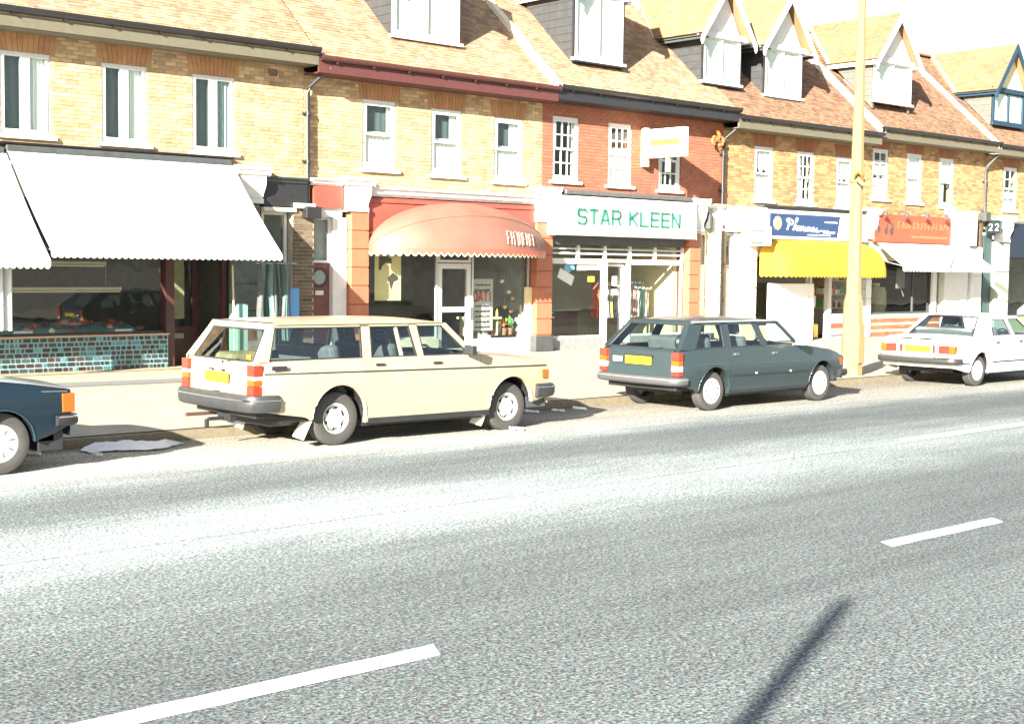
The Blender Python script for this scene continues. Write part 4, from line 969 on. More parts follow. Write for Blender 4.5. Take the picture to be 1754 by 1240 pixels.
h4 = H[4]
MB().box(28.602, 28.72, FY-.1, FY+.1, .12, 3.1).build('brick_return', brickD, h4)
MB().box(28.65, 30.0, FY-.14, FY-.005, 3.08, 3.66).build('fascia', white, h4); mouldcornice(h4, 28.65, 30.2, 3.64, 3.78, stone, proud=.26)
frame(h4, 28.74, 29.1, 2.15, 3.05, 23.84, m=white, t=.05, name='fanlight'); MB().box(28.74, 29.1, 23.86, 23.9, .14, 2.13).build('front_door', white, h4); MB().box(29.1, 29.3, 23.78, 23.9, .14, 3.06).build('door_post', white, h4)
pilaster(h4, 29.3, 29.95, .13, 3.06, creamY, blocks=.72, proud=.16)
# ================================================================== shop 4: yellow hood, blue sign
t = thing('shop_sign', (31.6, 23.55, 3.3), 'blue sign board with white script and an orange blob over the yellow awning', 'sign')
MB().box(30.0, 34.85, 23.46, 23.7, 2.93, 3.72).build('sign_box', white, t, bevel=.01)
s = MB().xzprism([(30.22, 3.02), (33.3, 3.02), (33.42, 3.62), (30.22, 3.62)], 23.445, 23.459).build('blue_panel', blueS, t)
MB().lathe([(.001, -.012), (.12, -.012), (.19, 0)], (30.55, 23.445, 3.36), 'y', 9).build('orange_blob', mat('peach_print', (.75, .42, .18), .6), t)
s = MB(); sc_ = [[(0,0),(.35,1.25),(.2,1.5),(-.1,1.3),(.05,1.0),(.5,1.35),(.75,1.1),(.6,.75),(.3,.7)], [(.75,0),(.9,.5),(1.3,1.6),(1.15,1.65),(1.0,.4),(1.2,0),(1.5,.5),(1.3,.55),(1.35,.1),(1.6,0)], [(1.6,0),(1.75,.55),(1.8,.1),(2.0,.55),(2.1,.05),(2.3,.5),(2.2,.05),(2.5,.1),(2.6,.55),(2.65,.05),(2.8,.55),(2.95,.05),(3.2,.1),(3.1,.5),(3.4,.55),(3.35,.05),(3.6,.1),(3.75,.5),(3.8,.05),(4.2,.2),(5.2,.25)]]
strokes(s, sc_, 30.98, 3.2, .36, .20, 23.445, .045, slope=-.012); scribble(s, 32.7, 33.3, 3.42, .05, 23.445, .01, 2); scribble(s, 32.65, 33.2, 3.12, .07, 23.445, .01, 4)
s.build('lettering', paper, t); s = MB(); scribble(s, 31.9, 33.0, 3.05, .05, 23.445, .01, 9); s.build('small_print', mat('pale_blue_ink', (.25, .35, .5), .6), t)
t = thing('small_sign', (29.75, 23.4, 3.0), 'small white square sign with a framed cream panel left of the blue sign', 'sign')
MB().box(29.52, 29.66, 22.95, 23.75, 2.72, 3.22).build('sign_box', white, t, bevel=.01); MB().box(29.512, 29.52, 23.1, 23.5, 2.80, 3.12).build('panel', paperY, t)
MB().box(29.505, 29.512, 23.08, 23.52, 3.1, 3.14).box(29.505, 29.512, 23.08, 23.52, 2.78, 2.82).build('panel_edge', ink, t)
mouldcornice(h4, 30.05, 34.9, 3.73, 3.86, lead, proud=.30)
MB().box(30.0, 34.9, FY-.1, FY-.005, 2.5, 3.72).build('fascia', cream, h4)
hood('shop_awning', 'glossy yellow hooded awning with scalloped hem under the blue sign', 29.98, 34.95, 2.02, .9, .95, canvasY, n=7, vd=.10, scal=.15)
interior_box(30.0, 35.0, 23.98, 28, .13, 3.2, m=roomL).build('shop_room', [roomL, roomF], h4)
frame(h4, 30.0, 32.5, .5, 2.5, 23.84, m=white, t=.06); MB().box(30.0, 32.5, 23.78, 23.95, .12, .5).build('stall_riser', creamY, h4)
MB().box(32.5, 32.62, 23.76, 23.92, .13, 2.5).box(33.42, 33.56, 23.76, 23.92, .13, 2.5).build('door_post', white, h4)
frame(h4, 33.56, 34.9, .75, 2.5, 23.84, m=white, t=.08); rs = MB().box(33.56, 34.9, 23.78, 23.95, .12, .75).build('stall_riser', white, h4); MB().box(33.56, 34.9, 23.76, 23.779, .42, .56).build('red_band', orangeS, rs); MB().box(33.56, 34.9, 23.75, 23.779, .2, .23).build('dark_band', darkgrey, rs)
for k in range(3):
    t = thing('stocked_shelf', (34.2, 24.3, 1.0+k*.4), 'shelf of packets in the window behind the lamp post, '+['lowest', 'middle', 'top one'][k], 'shelf')
    MB().box(33.65, 34.85, 24.1, 24.5, .98+k*.4, 1.0+k*.4).build('board', cream, t); s = MB()
    for q in range(9): MB().box(33.7+q*.125, 33.79+q*.125, 24.15, 24.4, 1.0+k*.4, 1.0+k*.4+rnd.uniform(.1, .24)).build('packet', rnd.choice(PAL), t)
t = thing('ice_cream_board', (31.25, 23.4, .13), 'large white display board standing in front of the yellow-awninged shop', 'board')
MB().box(30.25, 32.25, 23.42, 23.52, .14, 1.72).build('panel', mat('display_white', (.80, .79, .74), .5), t, bevel=.02); 
for r_ in range(4):
    for c in range(5):
        q = 30.5+c*.36; z = .45+r_*.28; MB().box(q, q+.14, 23.412, 23.42, z, z+.10).build('picture', [mat('pale_yellow_print', (.78, .73, .5), .6), mat('pale_pink_print', (.78, .68, .62), .6), mat('pale_green_print', (.66, .74, .66), .6)][(r_+c) % 3], t)
for x in (30.4, 32.0): MB().box(x, x+.06, 23.4, 23.8, .12, .16).build('foot', grey, t)
t = thing('goods_stack', (33.0, 24.2, .13), 'stack of white and yellow packages in the doorway left of the lamp post', 'packages')
for k, (x, z, sx, sz, m) in enumerate(((32.7, .14, .4, .25, 7), (32.72, .4, .36, .3, 3), (33.0, .14, .3, .4, 2), (32.75, .71, .34, .3, 2), (32.85, 1.02, .3, .35, 3), (32.95, 1.38, .15, .2, 5))): MB().box(x, x+sx, 24.0, 24.4, z, z+sz).build('package', PAL[m], t, bevel=.03)
# ================================================================== shop 5
h5 = H[5]
pilaster(h4, 34.92, 35.14, .13, 3.0, mat('grey_pier', (.40, .42, .40), .8, var=.15), proud=.14, blocks=.3); pilaster(h5, 35.16, 35.42, .13, 3.0, stone, proud=.14, blocks=.6)
console(h5, 34.95, 35.42, 3.02, 3.92, m=stone)
t = thing('shop_sign', (37.3, 23.6, 3.3), 'orange-red sign board with faded lettering and four small lamps above', 'sign')
MB().box(35.32, 39.55, 23.55, 23.7, 2.95, 3.78).build('board', orangeS, t, bevel=.01)
s = MB(); s.xzprism([(35.45, 3.18), (35.62, 3.34), (35.45, 3.5)], 23.536, 23.549).xzprism([(35.85, 3.2), (35.98, 3.2), (35.98, 3.5), (35.92, 3.5), (35.9, 3.36), (35.8, 3.34)], 23.536, 23.549).xzprism([(36.1, 3.18), (36.3, 3.2), (36.28, 3.52), (36.2, 3.48), (36.2, 3.38), (36.1, 3.36)], 23.536, 23.549); s.build('silhouette', ink, t)
s = MB(); rnd = random.Random(8)
for k in range(14):
    x = 36.55+k*.21; strokes(s, [[(0, 0), (rnd.random(), 1), (1, rnd.random())], [(0, .5), (.8, rnd.random())]], x, 3.38, .13, .2, 23.549, .03)
s.build('lettering', mat('faded_yellow', (.50, .15, .06), .6), t); s = MB(); scribble(s, 37.3, 39.3, 3.1, .09, 23.549, .01, 14); s.build('small_print', mat('pale_salmon', (.50, .14, .06), .6), t)
for k in range(4):
    x = 35.55+k*1.12; l = MB().tube([(x, 23.65, 3.84), (x, 23.45, 3.9), (x, 23.34, 3.84)], .015, 6).build('lamp_arm', darkgrey, t); MB().lathe([(.02, .06), (.05, .03), (.09, -.07), (.07, -.07), (.03, .02)], (x, 23.34, 3.8), 'z', 12).build('shade', darkgrey, l, smooth=50)
sloping_awning('shop_awning', 'white awning with saw-tooth hem under the orange-red sign', 35.4, 40.5, 2.92, 23.5, 2.24, 22.6, canvasW, scal=.16, vd=.16, sag=.02, box=False)
MB().box(35.4, 41.0, FY-.1, FY-.005, 2.4, 2.94).build('fascia', cream, h5)
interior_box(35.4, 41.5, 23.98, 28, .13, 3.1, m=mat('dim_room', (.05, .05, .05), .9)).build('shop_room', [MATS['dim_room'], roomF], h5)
rs = MB().box(35.45, 39.3, 23.74, 23.92, .12, .74).build('stall_riser', mortar, h5)
MB().box(35.45, 39.3, 23.7, 23.93, .741, .79).build('window_ledge', cream, h5)
for k in range(9):
    z = .14+k*.066
    x = 35.46
    while x < 39.25:
        e = min(x+.2, 39.28); MB().box(x, e, 23.725, 23.75, z, z+.056).build('brick', [mat('red_glazed_brick', (.45, .12, .06), .4, island=.2), mat('cream_glazed_brick', (.68, .56, .36), .4)][k in (2, 5, 8)], rs); x += .21
frame(h5, 35.45, 38.9, .8, 2.5, 23.82, m=darkgrey, mull=(37.9,), t=.05)
MB().box(38.9, 39.12, 23.74, 23.9, .79, 2.5).build('door_post', white, h5); MB().box(39.5, 40.9, 23.70, 23.95, .12, 2.9).build('white_panel', white, h5); frame(h5, 39.12, 39.5, .14, 2.45, 23.9, m=grey, t=.06, name='shop_door')
t = thing('barrel', (36.9, 24.5, .8), 'pale drum standing inside the dark window of the orange-red sign shop', 'drum'); MB().lathe([(.001, 0), (.3, 0), (.33, .3), (.33, .75), (.28, .9), (.001, .9)], (36.9, 24.5, .7), 'z', 16).build('body', mat('olive_drum', (.25, .23, .13), .6), t, smooth=50); MB().lathe([(.001, .9), (.12, .9), (.12, 1.02), (.001, 1.02)], (36.9, 24.5, .7), 'z', 12).build('lid', cream, t)
solo('notice_board', (38.3, 24.6, 2.0), MB().box(38.05, 38.5, 24.5, 24.54, 1.55, 2.2).tube([(38.3, 24.5, 1.55), (38.45, 24.5, 1.3)], .02, 6), mat('dull_panel', (.16, .16, .15), .7), 'grey panel hanging inside the dark window', 'panel')
mouldcornice(h5, 39.5, 41.0, 3.9, 4.05, white, proud=.4); MB().box(39.58, 41.0, FY-.32, FY-.005, 2.92, 3.9).build('console', white, h5, bevel=.02); pilaster(h5, 41.0, 41.62, .13, 2.9, white, proud=.18, blocks=.9)
MB().box(41.64, 41.8, FY-.05, FY+.1, .12, 3.7).build('brick_return', brickD, h5)
# ================================================================== shop 6
h6 = H[6]
t = thing('number_sign', (41.95, 23.4, 3.6), 'small dark sign with a white number at the right edge of the picture', 'sign'); MB().box(41.92, 42.0, 23.18, 23.68, 3.36, 3.78).build('plate', mat('dark_teal_plate', (.012, .02, .022), .4), t, bevel=.01)
s = MB()
for k, (dy0) in enumerate((23.59, 23.37)):
    for ln in GL['2']:
        for (a, b), (c, d) in zip(ln, ln[1:]): s.tube([(41.91, dy0-a*.11, 3.46+b*.2), (41.91, dy0-c*.11, 3.46+d*.2)], .014, 5)
s.build('lettering', paper, t)
MB().box(42.0, 42.5, 23.8, 23.9, .14, 3.3).build('side_door', mat('teal_door', (.04, .07, .07), .5), h6); MB().box(42.05, 42.5, FY-.1, FY-.005, 3.3, 3.7).build('fascia', mat('dark_green_fascia', (.03, .06, .06), .5), h6)
pilaster(h6, 42.5, 43.4, .13, 3.1, mat('pale_green_pier', (.25, .28, .23), .8, var=.08), proud=.16, blocks=1.0); console(h6, 42.6, 43.3, 3.1, 3.95, m=white)
MB().box(43.42, 48.3, FY-.12, FY-.005, 2.6, 3.75).build('fascia', mat('navy_fascia', (.008, .015, .03), .5), h6); frame(h6, 43.42, 48.3, .6, 2.6, 23.82, m=darkgrey, mull=(45, 46.6)); MB().box(43.42, 48.3, 23.75, 23.95, .12, .6).build('stall_riser', mat('moss_green_riser', (.2, .22, .1), .7), h6); interior_box(43.42, 48.3, 23.98, 28, .13, 3.2).build('shop_room', [roomM, roomF], h6)
mouldcornice(h6, 41.95, 48.3, 3.74, 3.86, white, proud=.25)

# ================================================================== lamp post, and the pole behind the camera whose shadow falls on the road
t = thing('lamp_post', (22.24, 15.25, .12), 'tall tapering cream lamp post by the kerb between the grey estate and the white saloon', 'lamp post')
def oct_(z, r, q=(22.24, 15.25)): return [(q[0]+r*math.cos(math.pi/8+i*math.pi/4), q[1]+r*math.sin(math.pi/8+i*math.pi/4), z) for i in range(8)]
MB().grid([oct_(z, r) for z, r in ((.10, .205), (1.2, .19), (1.5, .18), (1.65, .142), (4.2, .115), (7.5, .07), (9.2, .07))], closed=True).build('column', postM, t)
MB().tube([(22.24, 15.25, 9.15), (22.2, 14.9, 9.5), (22.2, 14.0, 9.7), (22.2, 13.4, 9.72)], .05, 8).build('arm', postM, t, smooth=True)
MB().lathe([(.02, 0), (.09, .05), (.13, .2), (.11, .6), (.03, .7)], (22.2, 12.8, 9.68), 'y', 12).build('lantern', grey, t, smooth=50)
MB().box(22.14, 22.34, 15.035, 15.06, .35, 1.1).build('access_door', postM, t, bevel=.008)
t2 = thing('wall_bracket', (22.1, 15.1, 3.9), 'rusty orange bracket strapped round the lamp post at first-floor height', 'bracket')
MB().lathe([(.135, -.03), (.15, -.03), (.15, .03), (.135, .03)], (22.24, 15.25, 3.78), 'z', 12).build('strap', rustM, t2)
MB().tube([(22.2, 15.1, 3.78), (22.1, 15.05, 3.88), (22.0, 15.1, 3.95), (21.98, 15.15, 3.85)], .03, 8).build('left_scroll', rustM, t2, smooth=True)
MB().tube([(22.02, 15.1, 3.80), (22.1, 15.02, 3.7), (22.22, 15.0, 3.68), (22.28, 15.02, 3.74)], .035, 8).build('lower_scroll', mat('orange_paint_worn', (.6, .32, .1), .7, var=.3, scale=30), t2, smooth=True)
Lh = 13.2; bx, by = 7.5-math.cos(SUN_AZ)*Lh, 5.11-math.sin(SUN_AZ)*Lh; hz = Lh*math.tan(SUN_EL)
t = thing('street_post', (bx, by, .12), 'plain grey post behind the photographer that throws the slanting shadow on the road', 'post')
MB().lathe([(.085, 0), (.075, .5), (.06, hz-.3), (.055, hz-.08), (.03, hz-.02), (.001, hz)], (bx, by, .0), 'z', 16).build('shaft', grey, t, smooth=50)

# ================================================================== cars
def interp(tab, x):
    if x <= tab[0][0]: return tab[0][1]
    for (a, b), (c, d) in zip(tab, tab[1:]):
        if x <= c:
            f = (x-a)/(c-a) if c > a else 0; return b+(d-b)*f
    return tab[-1][1]
def sinterp(tab, x):
    """smooth (Catmull-Rom) interpolation"""
    if x <= tab[0][0]: return tab[0][1]
    if x >= tab[-1][0]: return tab[-1][1]
    for i in range(len(tab)-1):
        (a, b), (c, d) = tab[i], tab[i+1]
        if x <= c:
            f = (x-a)/(c-a); m0 = (d-tab[i-1][1])/(c-tab[i-1][0]) if i else (d-b)/(c-a); m1 = (tab[i+2][1]-b)/(tab[i+2][0]-a) if i+2 < len(tab) else (d-b)/(c-a)
            h = c-a; return (2*f**3-3*f*f+1)*b+(f**3-2*f*f+f)*h*m0+(-2*f**3+3*f*f)*d+(f**3-f*f)*h*m1
def wheel(car, x, side, S, rad, wd, yc, kind):
    o = bpy.data.objects.new('wheel', None); col.objects.link(o); o.parent = car; o.location = (0, 0, 0)
    c = (x, yc, rad); sg = side                                # side -1: towards the camera
    r = rad; rr = S['rim']
    prof = [(rr, wd*.40), (rr+.015, wd*.47), (rr+.05, wd*.5), (r-.04, wd*.49), (r-.012, wd*.44), (r-.003, wd*.36), (r, 0), (r-.003, -wd*.36), (r-.012, -wd*.44), (r-.04, -wd*.49), (rr+.02, -wd*.47), (rr, -wd*.4)]
    s = MB().lathe([(a, b*sg) for a, b in prof], c, 'y', 40); ty = s.build('tyre', rubber, o, smooth=25)
    s = MB()
    for q in (-.25, -.08, .08, .25): s.lathe([(r-.001, (q-.02)*wd), (r+.0015, q*wd), (r-.001, (q+.02)*wd)], c, 'y', 40)
    s.build('tread', blackR, o)
    s = MB().lathe([(rr+.006, sg*wd*.47), (rr-.004, sg*wd*.48), (rr-.015, sg*wd*.40), (rr-.03, sg*wd*.30), (rr*.68, sg*wd*.22), (rr*.6, sg*wd*.30), (rr*.35, sg*wd*.34), (.001, sg*wd*.34)], c, 'y', 40); s.build('rim', rimM if kind != 'trim' else alu, o, smooth=50)
    n = S['slots'] if sg < 0 else 0
    for k in range(n):
        a = 2*math.pi*k/n+.3; MB().lathe([(.001, sg*.001), (S['slot_r'], sg*.001)], (c[0]+math.cos(a)*rr*.70, c[1]+sg*wd*.285, c[2]+math.sin(a)*rr*.70), 'y', 10).build('slot', rimD, o)
    if kind == 'cap':
        MB().lathe([(rr*.60, sg*wd*.30), (rr*.60, sg*wd*.40), (rr*.5, sg*wd*.46), (rr*.2, sg*wd*.49), (.001, sg*wd*.49)], c, 'y', 30).build('hub_cap', alu, o, smooth=40)
        for k in range(6 if sg < 0 else 0):
            a = k*math.pi/3; MB().obox((c[0]+math.cos(a)*rr*.62, c[1]+sg*wd*.36, c[2]+math.sin(a)*rr*.62), (math.cos(a), 0, math.sin(a)), (0, 1, 0), (-math.sin(a), 0, math.cos(a)), .02, .012, .022).build('cap_lug', alu, o)
    else:
        s = MB().lathe([(rr*.92, sg*wd*.42), (rr*.9, sg*wd*.47), (rr*.55, sg*wd*.52), (rr*.2, sg*wd*.50), (.001, sg*wd*.50)], c, 'y', 36); s.build('wheel_trim', alu, o, smooth=40)
        for k in range(n):
            a = 2*math.pi*k/n+.3; MB().obox((c[0]+math.cos(a)*rr*.66, c[1]+sg*wd*.505, c[2]+math.sin(a)*rr*.66), (math.cos(a), 0, math.sin(a)), (0, 1, 0), (-math.sin(a), 0, math.cos(a)), rr*.14, .003, rr*.055).build('trim_slot', mat('trim_shadow_grey', (.12, .12, .12), .7), o)
    return o
def seat(car, x, y, m, w_=.5, head=True, slotted=False, z=.38):
    o = MB().box(x-.25, x+.25, y-w_/2, y+w_/2, z, z+.16).build('seat', m, car, bevel=.05)
    b_ = MB().obox((x-.3, y, z+.42), (1, 0, .25), (0, 1, 0), (-.25, 0, 1), .07, w_/2, .32).build('backrest', m, o, bevel=.05)
    if head:
        hm = seatM if not slotted else darkgrey
        if slotted:
            s = MB()
            for k in range(4): s.obox((x-.40, y, z+.75+k*.055), (1, 0, .25), (0, 1, 0), (-.25, 0, 1), .03, .13, .013)
            for q in (-1, 1): s.obox((x-.40, y+q*.13, z+.83), (1, 0, .25), (0, 1, 0), (-.25, 0, 1), .03, .022, .11)
            s.build('headrest', hm, o, bevel=.008)
        else: MB().obox((x-.40, y, z+.84), (1, 0, .25), (0, 1, 0), (-.25, 0, 1), .05, .14, .085).build('headrest', hm, o, bevel=.04)
def car(name, label, loc, S, cat='car', group='cars parked along the kerb', pitch_=0):
    c = thing(name, loc, label, cat, group, rx=pitch_ or 1e-9)
    Wd, belt, sill = S['width'], S['belt'], S['sill']; wb = S['wb']; rad = S['rad']; ar = S['arch']
    sec = S.get('sec') or [(.15, .90), (.3, .955), (.5, .99), (.62, 1.0), (.75, .992), (.88, .965), (1.0, .93)]
    Wx = lambda x: sinterp(Wd, x); Bx = lambda x: interp(belt, x); Sz = lambda z: interp(sec, z)
    Y = lambda x, z: Wx(x)*Sz(z)
    paint = S['paint']
    def bottom(x):
        b_ = interp(sill, x)
        for xa in (0, wb):
            if abs(x-xa) < ar: b_ = max(b_, S['arch_z']+math.sqrt(ar*ar-(x-xa)**2)*S.get('arch_k', 1))
        return b_
    # ---- side panels
    for nm, xa, xb in S['panels']:
        for sg in (-1, 1):
            xs = sorted(set([xa+.003, xb-.003]+[xa+.003+(xb-xa-.006)*i/max(2, int((xb-xa)/.06)) for i in range(max(2, int((xb-xa)/.06))+1)]+[q for ax in (0, wb) for q in [ax-ar, ax+ar]+[ax-ar*math.cos(math.pi*i/16) for i in range(17)] if xa+.004 < q < xb-.004]))
            s = MB(); P = []
            zt_ = [0, .04, .15, .3, .45, .6, .75, .87, .95, 1.0]
            for x in xs:
                b_ = bottom(x); t_ = Bx(x); col_ = []
                col_.append((x, sg*(Y(x, b_)-.06), b_+.004))
                for f in zt_:
                    z = b_+(t_-b_)*f; y = Y(x, z)
                    if f == 0: y -= .006
                    if S.get('crease') and abs(z-S['crease']) < .03: y += 0
                    col_.append((x, sg*y, z))
                col_.append((x, sg*(Y(x, t_)-.012), t_+.010)); col_.append((x, sg*(Y(x, t_)-.10), t_+.014))
                P.append(col_)
            P = [[(p[0], p[1]-sg*.02, p[2]) for p in P[0]]]+P+[[(p[0], p[1]-sg*.02, p[2]) for p in P[-1]]]
            s.grid(P, flip=(sg > 0)); s.build(nm, paint, c, smooth=35)
    # ---- wheel arch lips
    for xa in (0, wb):
        for sg in (-1, 1):
            pts = []; 
            for i in range(21):
                x = xa-ar*math.cos(math.pi*i/20); z = S['arch_z']+ar*math.sin(math.pi*i/20)*S.get('arch_k', 1)
                z = max(z, interp(sill, x)); pts.append((x, sg*(Y(x, z)+.000), z+.006))
            MB().tube(pts, .011, 6).build('wheel_arch', S.get('lip', paint), c, smooth=60)
            s = MB(); s.grid([[(p[0]+(p[0]-xa)*.0, sg*(abs(p[1])-.01), p[2]) for p in pts], [(p[0], sg*(abs(p[1])-.30), p[2]) for p in pts]]); s.build('arch_liner', black, c, smooth=60)
    # ---- dark under-structure
    x0_, x1_ = S['panels'][0][1]+.38, S['panels'][-1][2]-.16
    s = MB().box(x0_, x1_, -.50, .50, .24, .52).box(ar+.02, wb-ar-.02, -.72, -.501, .20, .60).box(ar+.02, wb-ar-.02, .501, .72, .20, .60)
    s.box(x0_, -ar-.02, -.70, -.501, .3, .6).box(x0_, -ar-.02, .501, .70, .3, .6).box(wb+ar+.02, x1_, -.70, -.501, .3, .6).box(wb+ar+.02, x1_, .501, .70, .3, .6)
    s.build('underbody', black, c)
    MB().tube([(0, -.6, rad), (0, .6, rad)], .05, 8).tube([(wb, -.6, rad), (wb, .6, rad)], .03, 8).tube([(.2, -.2, .26), (.2, .2, .26)], .09, 8).build('axle', black, c)
    # ---- wheels
    for xa in (0, wb):
        for sg in (-1, 1): wheel(c, xa, sg, S, rad, S.get('tw', .17), sg*S['track'], S['wheel'])
    # ---- bonnet and boot, front and rear faces
    def deck(nm, xa, xb, crown, n=14, edge=.0):
        P = []
        for i in range(n+1):
            x = xa+(xb-xa)*i/n; w_ = Y(x, Bx(x))-.016; drop = 0
            P.append([(x, w_*(j/8-1), Bx(x)+.012+crown*(1-(j/8-1)**2)**.8) for j in range(17)])
        MB().grid(P).build(nm, paint, c, smooth=40)
    deck('bonnet', S['cowl'], S['panels'][-1][2]-.004, .035)
    xf = S['panels'][-1][2]; xr = S['panels'][0][1]
    def endface(nm, x, z0, z1, lean, sg, m, bulge=.03, inset=0):
        P = []
        for i in range(9):
            z = z0+(z1-z0)*i/8; P.append([(x+lean*i/8+sg*bulge*(1-(j/8-1)**2), (Y(x, z)-inset)*(j/8-1), z) for j in range(17)])
        return MB().grid(P, flip=(sg > 0)).build(nm, m, c, smooth=40)
    endface('front_panel', xf-.004, .34, Bx(xf)+.012, S.get('flean', -.02), 1, paint)
    MB().box(xf+.02, xf+.045, -.45, .45, Bx(xf)-.22, Bx(xf)-.06).build('grille', black, c, bevel=.01)
    for sg in (-1, 1):
        hl = MB().box(xf-.0, xf+.04, sg*.60-.13, sg*.60+.13, Bx(xf)-.22, Bx(xf)-.05).build('headlight', lampW, c, bevel=.02)
    # ---- greenhouse
    zb_, zr_ = S['gz']; yb_, yr_ = S['gy']
    gy = lambda z: yb_+(yr_-yb_)*max(0, (z-zb_)/(zr_-zb_))
    def side(nm, pts, sg, m, th=.03, out=0):
        return MB().prism([(a, b) for a, b in pts], lambda a, b, t: (a, sg*(gy(b)+out-t), b), th).build(nm, m, c, bevel=.004 if th > .02 else 0)
    for nm, pts in S['frames']:
        for sg in (-1, 1): side(nm, pts, sg, paint)
    for pts in S['side_glass']:
        for sg in (-1, 1):
            g_ = MB().quad(*[(a, sg*(gy(b)-.014), b) for a, b in (pts if sg < 0 else pts[::-1])]).build('side_window', gC, c)
            s = MB(); cx = sum(p[0] for p in pts)/len(pts); cz = sum(p[1] for p in pts)/len(pts); n = len(pts)
            for k in range(n):
                a, b_ = Vector(pts[k]), Vector(pts[(k+1) % n]); d_ = (b_-a).normalized(); nn = Vector((-d_.y, d_.x)); 
                if nn.dot(Vector((cx, cz))-a) < 0: nn = -nn
                q = [a-d_*.004, b_+d_*.004, b_+nn*.014, a+nn*.014]
                s.prism([(p.x, p.y) for p in q], lambda e, f, t: (e, sg*(gy(f)+.004-t), f), .022)
            s.build('window_rubber', S.get('rubber', blackR), g_)
    # roof
    P = []; (ra, rb_) = S['roof']; n = 16
    for i in range(n+1):
        x = ra+(rb_-ra)*i/n; zt2 = interp(S['roofline'], x); row = []; wr = yr_+.006-(.03 if i in (0, n) else 0)
        for j in range(25):
            q = j/12-1; a_ = abs(q); z = zr_+(zt2-zr_)*(1-a_**4.5); 
            xx = x; row.append((xx, wr*q*(1 if a_ < 1 else 1), z))
        P.append(row)
    MB().grid(P).build('roof', paint, c, smooth=50)
    for sg in (-1, 1): MB().tube([(ra+.02+(rb_-ra-.04)*i/8, sg*(yr_+.012), zr_+.012) for i in range(9)], .011, 6).build('gutter_rail', S.get('rail', paint), c)
    # windscreen
    (xa, za), (xb, zb2) = S['screen']
    def pane(nm, x_lo, z_lo, w_lo, x_hi, z_hi, w_hi, bow, sg, seal=True, m=gC, fr=None):
        P = []
        for i in range(5):
            f = i/4; P.append([(x_lo+(x_hi-x_lo)*f+sg*bow*(1-(j/8-1)**2), (w_lo+(w_hi-w_lo)*f)*(j/8-1), z_lo+(z_hi-z_lo)*f) for j in range(17)])
        g_ = MB().grid(P, flip=(sg > 0)).build(nm, m, c, smooth=True)
        loop = P[0]+[r[-1] for r in P[1:]]+P[-1][::-1][1:]+[r[0] for r in P[::-1][1:]]
        MB().tube(loop, .012, 6, cap=False).build('window_rubber', S.get('rubber', blackR), g_)
        return P
    pane('windscreen', xa, za, gy(za)-.05, xb, zb2, gy(zb2)-.06, .06, 1)
    MB().tube([(xa-.12, -.5, za+.0), (xa+.02, 0, za+.05)], .008, 5).build('wiper', blackR, c)
    # ---- rear
    if S['kind'] == 'estate':
        (r0, z0), (r1, z1), (r2, z2) = S['tail']               # bumper line, glass base, roof
        def ring_panel(nm, xz, wf, m):
            P = []
            for (x, z) in xz: P.append([(x-.02*(1-(j/8-1)**2), wf(z)*(j/8-1), z) for j in range(17)])
            return MB().grid(P).build(nm, m, c, smooth=50)
        wf = lambda z: (Y(xr, z)-.004) if z < zb_ else gy(z)-.002
        low = [(r0+(r1-r0)*i/6, z0+(z1-z0)*i/6) for i in range(7)]
        tg = ring_panel('tailgate', low, wf, paint)
        gl, gh, gi = S['rear_glass']                           # glass z range and inset from the edge
        fx = lambda z: r1+(r2-r1)*(z-z1)/(z2-z1)
        for sg in (-1, 1):
            P = []
            for i in range(7):
                z = z1+(z2-z1)*i/6; P.append([(fx(z)-.02*(1-(q)**2), sg*wf(z)*q, z) for q in (1-gi/wf(z), 1-gi*.5/wf(z), 1)])
            MB().grid(P, flip=(sg > 0)).build('tailgate_frame', paint, c, smooth=50)
        for za_, zb3 in ((z1, gl), (gh, z2)):
            P = []
            for i in range(3):
                z = za_+(zb3-za_)*i/2; P.append([(fx(z)-.02*(1-(j/8-1)**2*1), (wf(z)-gi)*(j/8-1), z) for j in range(17)])
            MB().grid(P).build('tailgate_frame', paint, c, smooth=50)
        pane('rear_window', fx(gl)+.0, gl, wf(gl)-gi, fx(gh), gh, wf(gh)-gi, .02, -1)
        # joint between roof and tailgate
        MB().tube([(r2-.02*(1-q*q)-.002, q*(gy(z2)-.02), z2+.004) for q in [k/8-1 for k in range(17)]], .008, 5).build('tailgate_seam', blackR, tg)
        MB().tube([(fx(gl)-.03, -.1, gl-.03), (fx(gl+.02)-.045, -.42, gl+.02)], .008, 5).tube([(fx(gl)-.02, -.08, gl-.04), (fx(gl)-.05, -.08, gl-.03)], .02, 6).build('rear_wiper', blackR, tg)
    else:
        (r0, z0), (r1, z1) = S['tail']
        deck('boot_lid', xr+.004, S['boot_end'], .025)
        endface('rear_panel', xr+.004, z0, Bx(xr)+.012, .0, -1, paint)
        (xa, za), (xb, zb2) = S['rear_screen']
        pane('rear_window', xa, za, gy(za)-.09, xb, zb2, gy(zb2)-.10, .05, -1)
        for sg in (-1, 1): MB().quad((xa, sg*(gy(za)-.09), za), (xb, sg*(gy(zb2)-.10), zb2), (xb+.02, sg*(gy(zb2)), zb2), (xa+.02, sg*(gy(za)), za)).build('quarter_fillet', paint, c)
    # ---- interior
    im = S.get('seatm', seatM)
    MB().box(S['panels'][0][1]+.15, S['cowl']-.05, -.66, .66, .53, .56).build('floor', black, c)
    MB().box(S['cowl']-.38, S['cowl']-.02, -.64, .64, .62, Bx(S['cowl'])-.03).build('dashboard', dash, c, bevel=.03)
    sx_ = S['seat_x']
    for y in (-.36, .36): seat(c, sx_, y, im, .46, slotted=S.get('slotted', False), z=S.get('seat_z', .38))
    seat(c, sx_-.85, 0, im, 1.2, head=False, z=S.get('seat_z', .38))
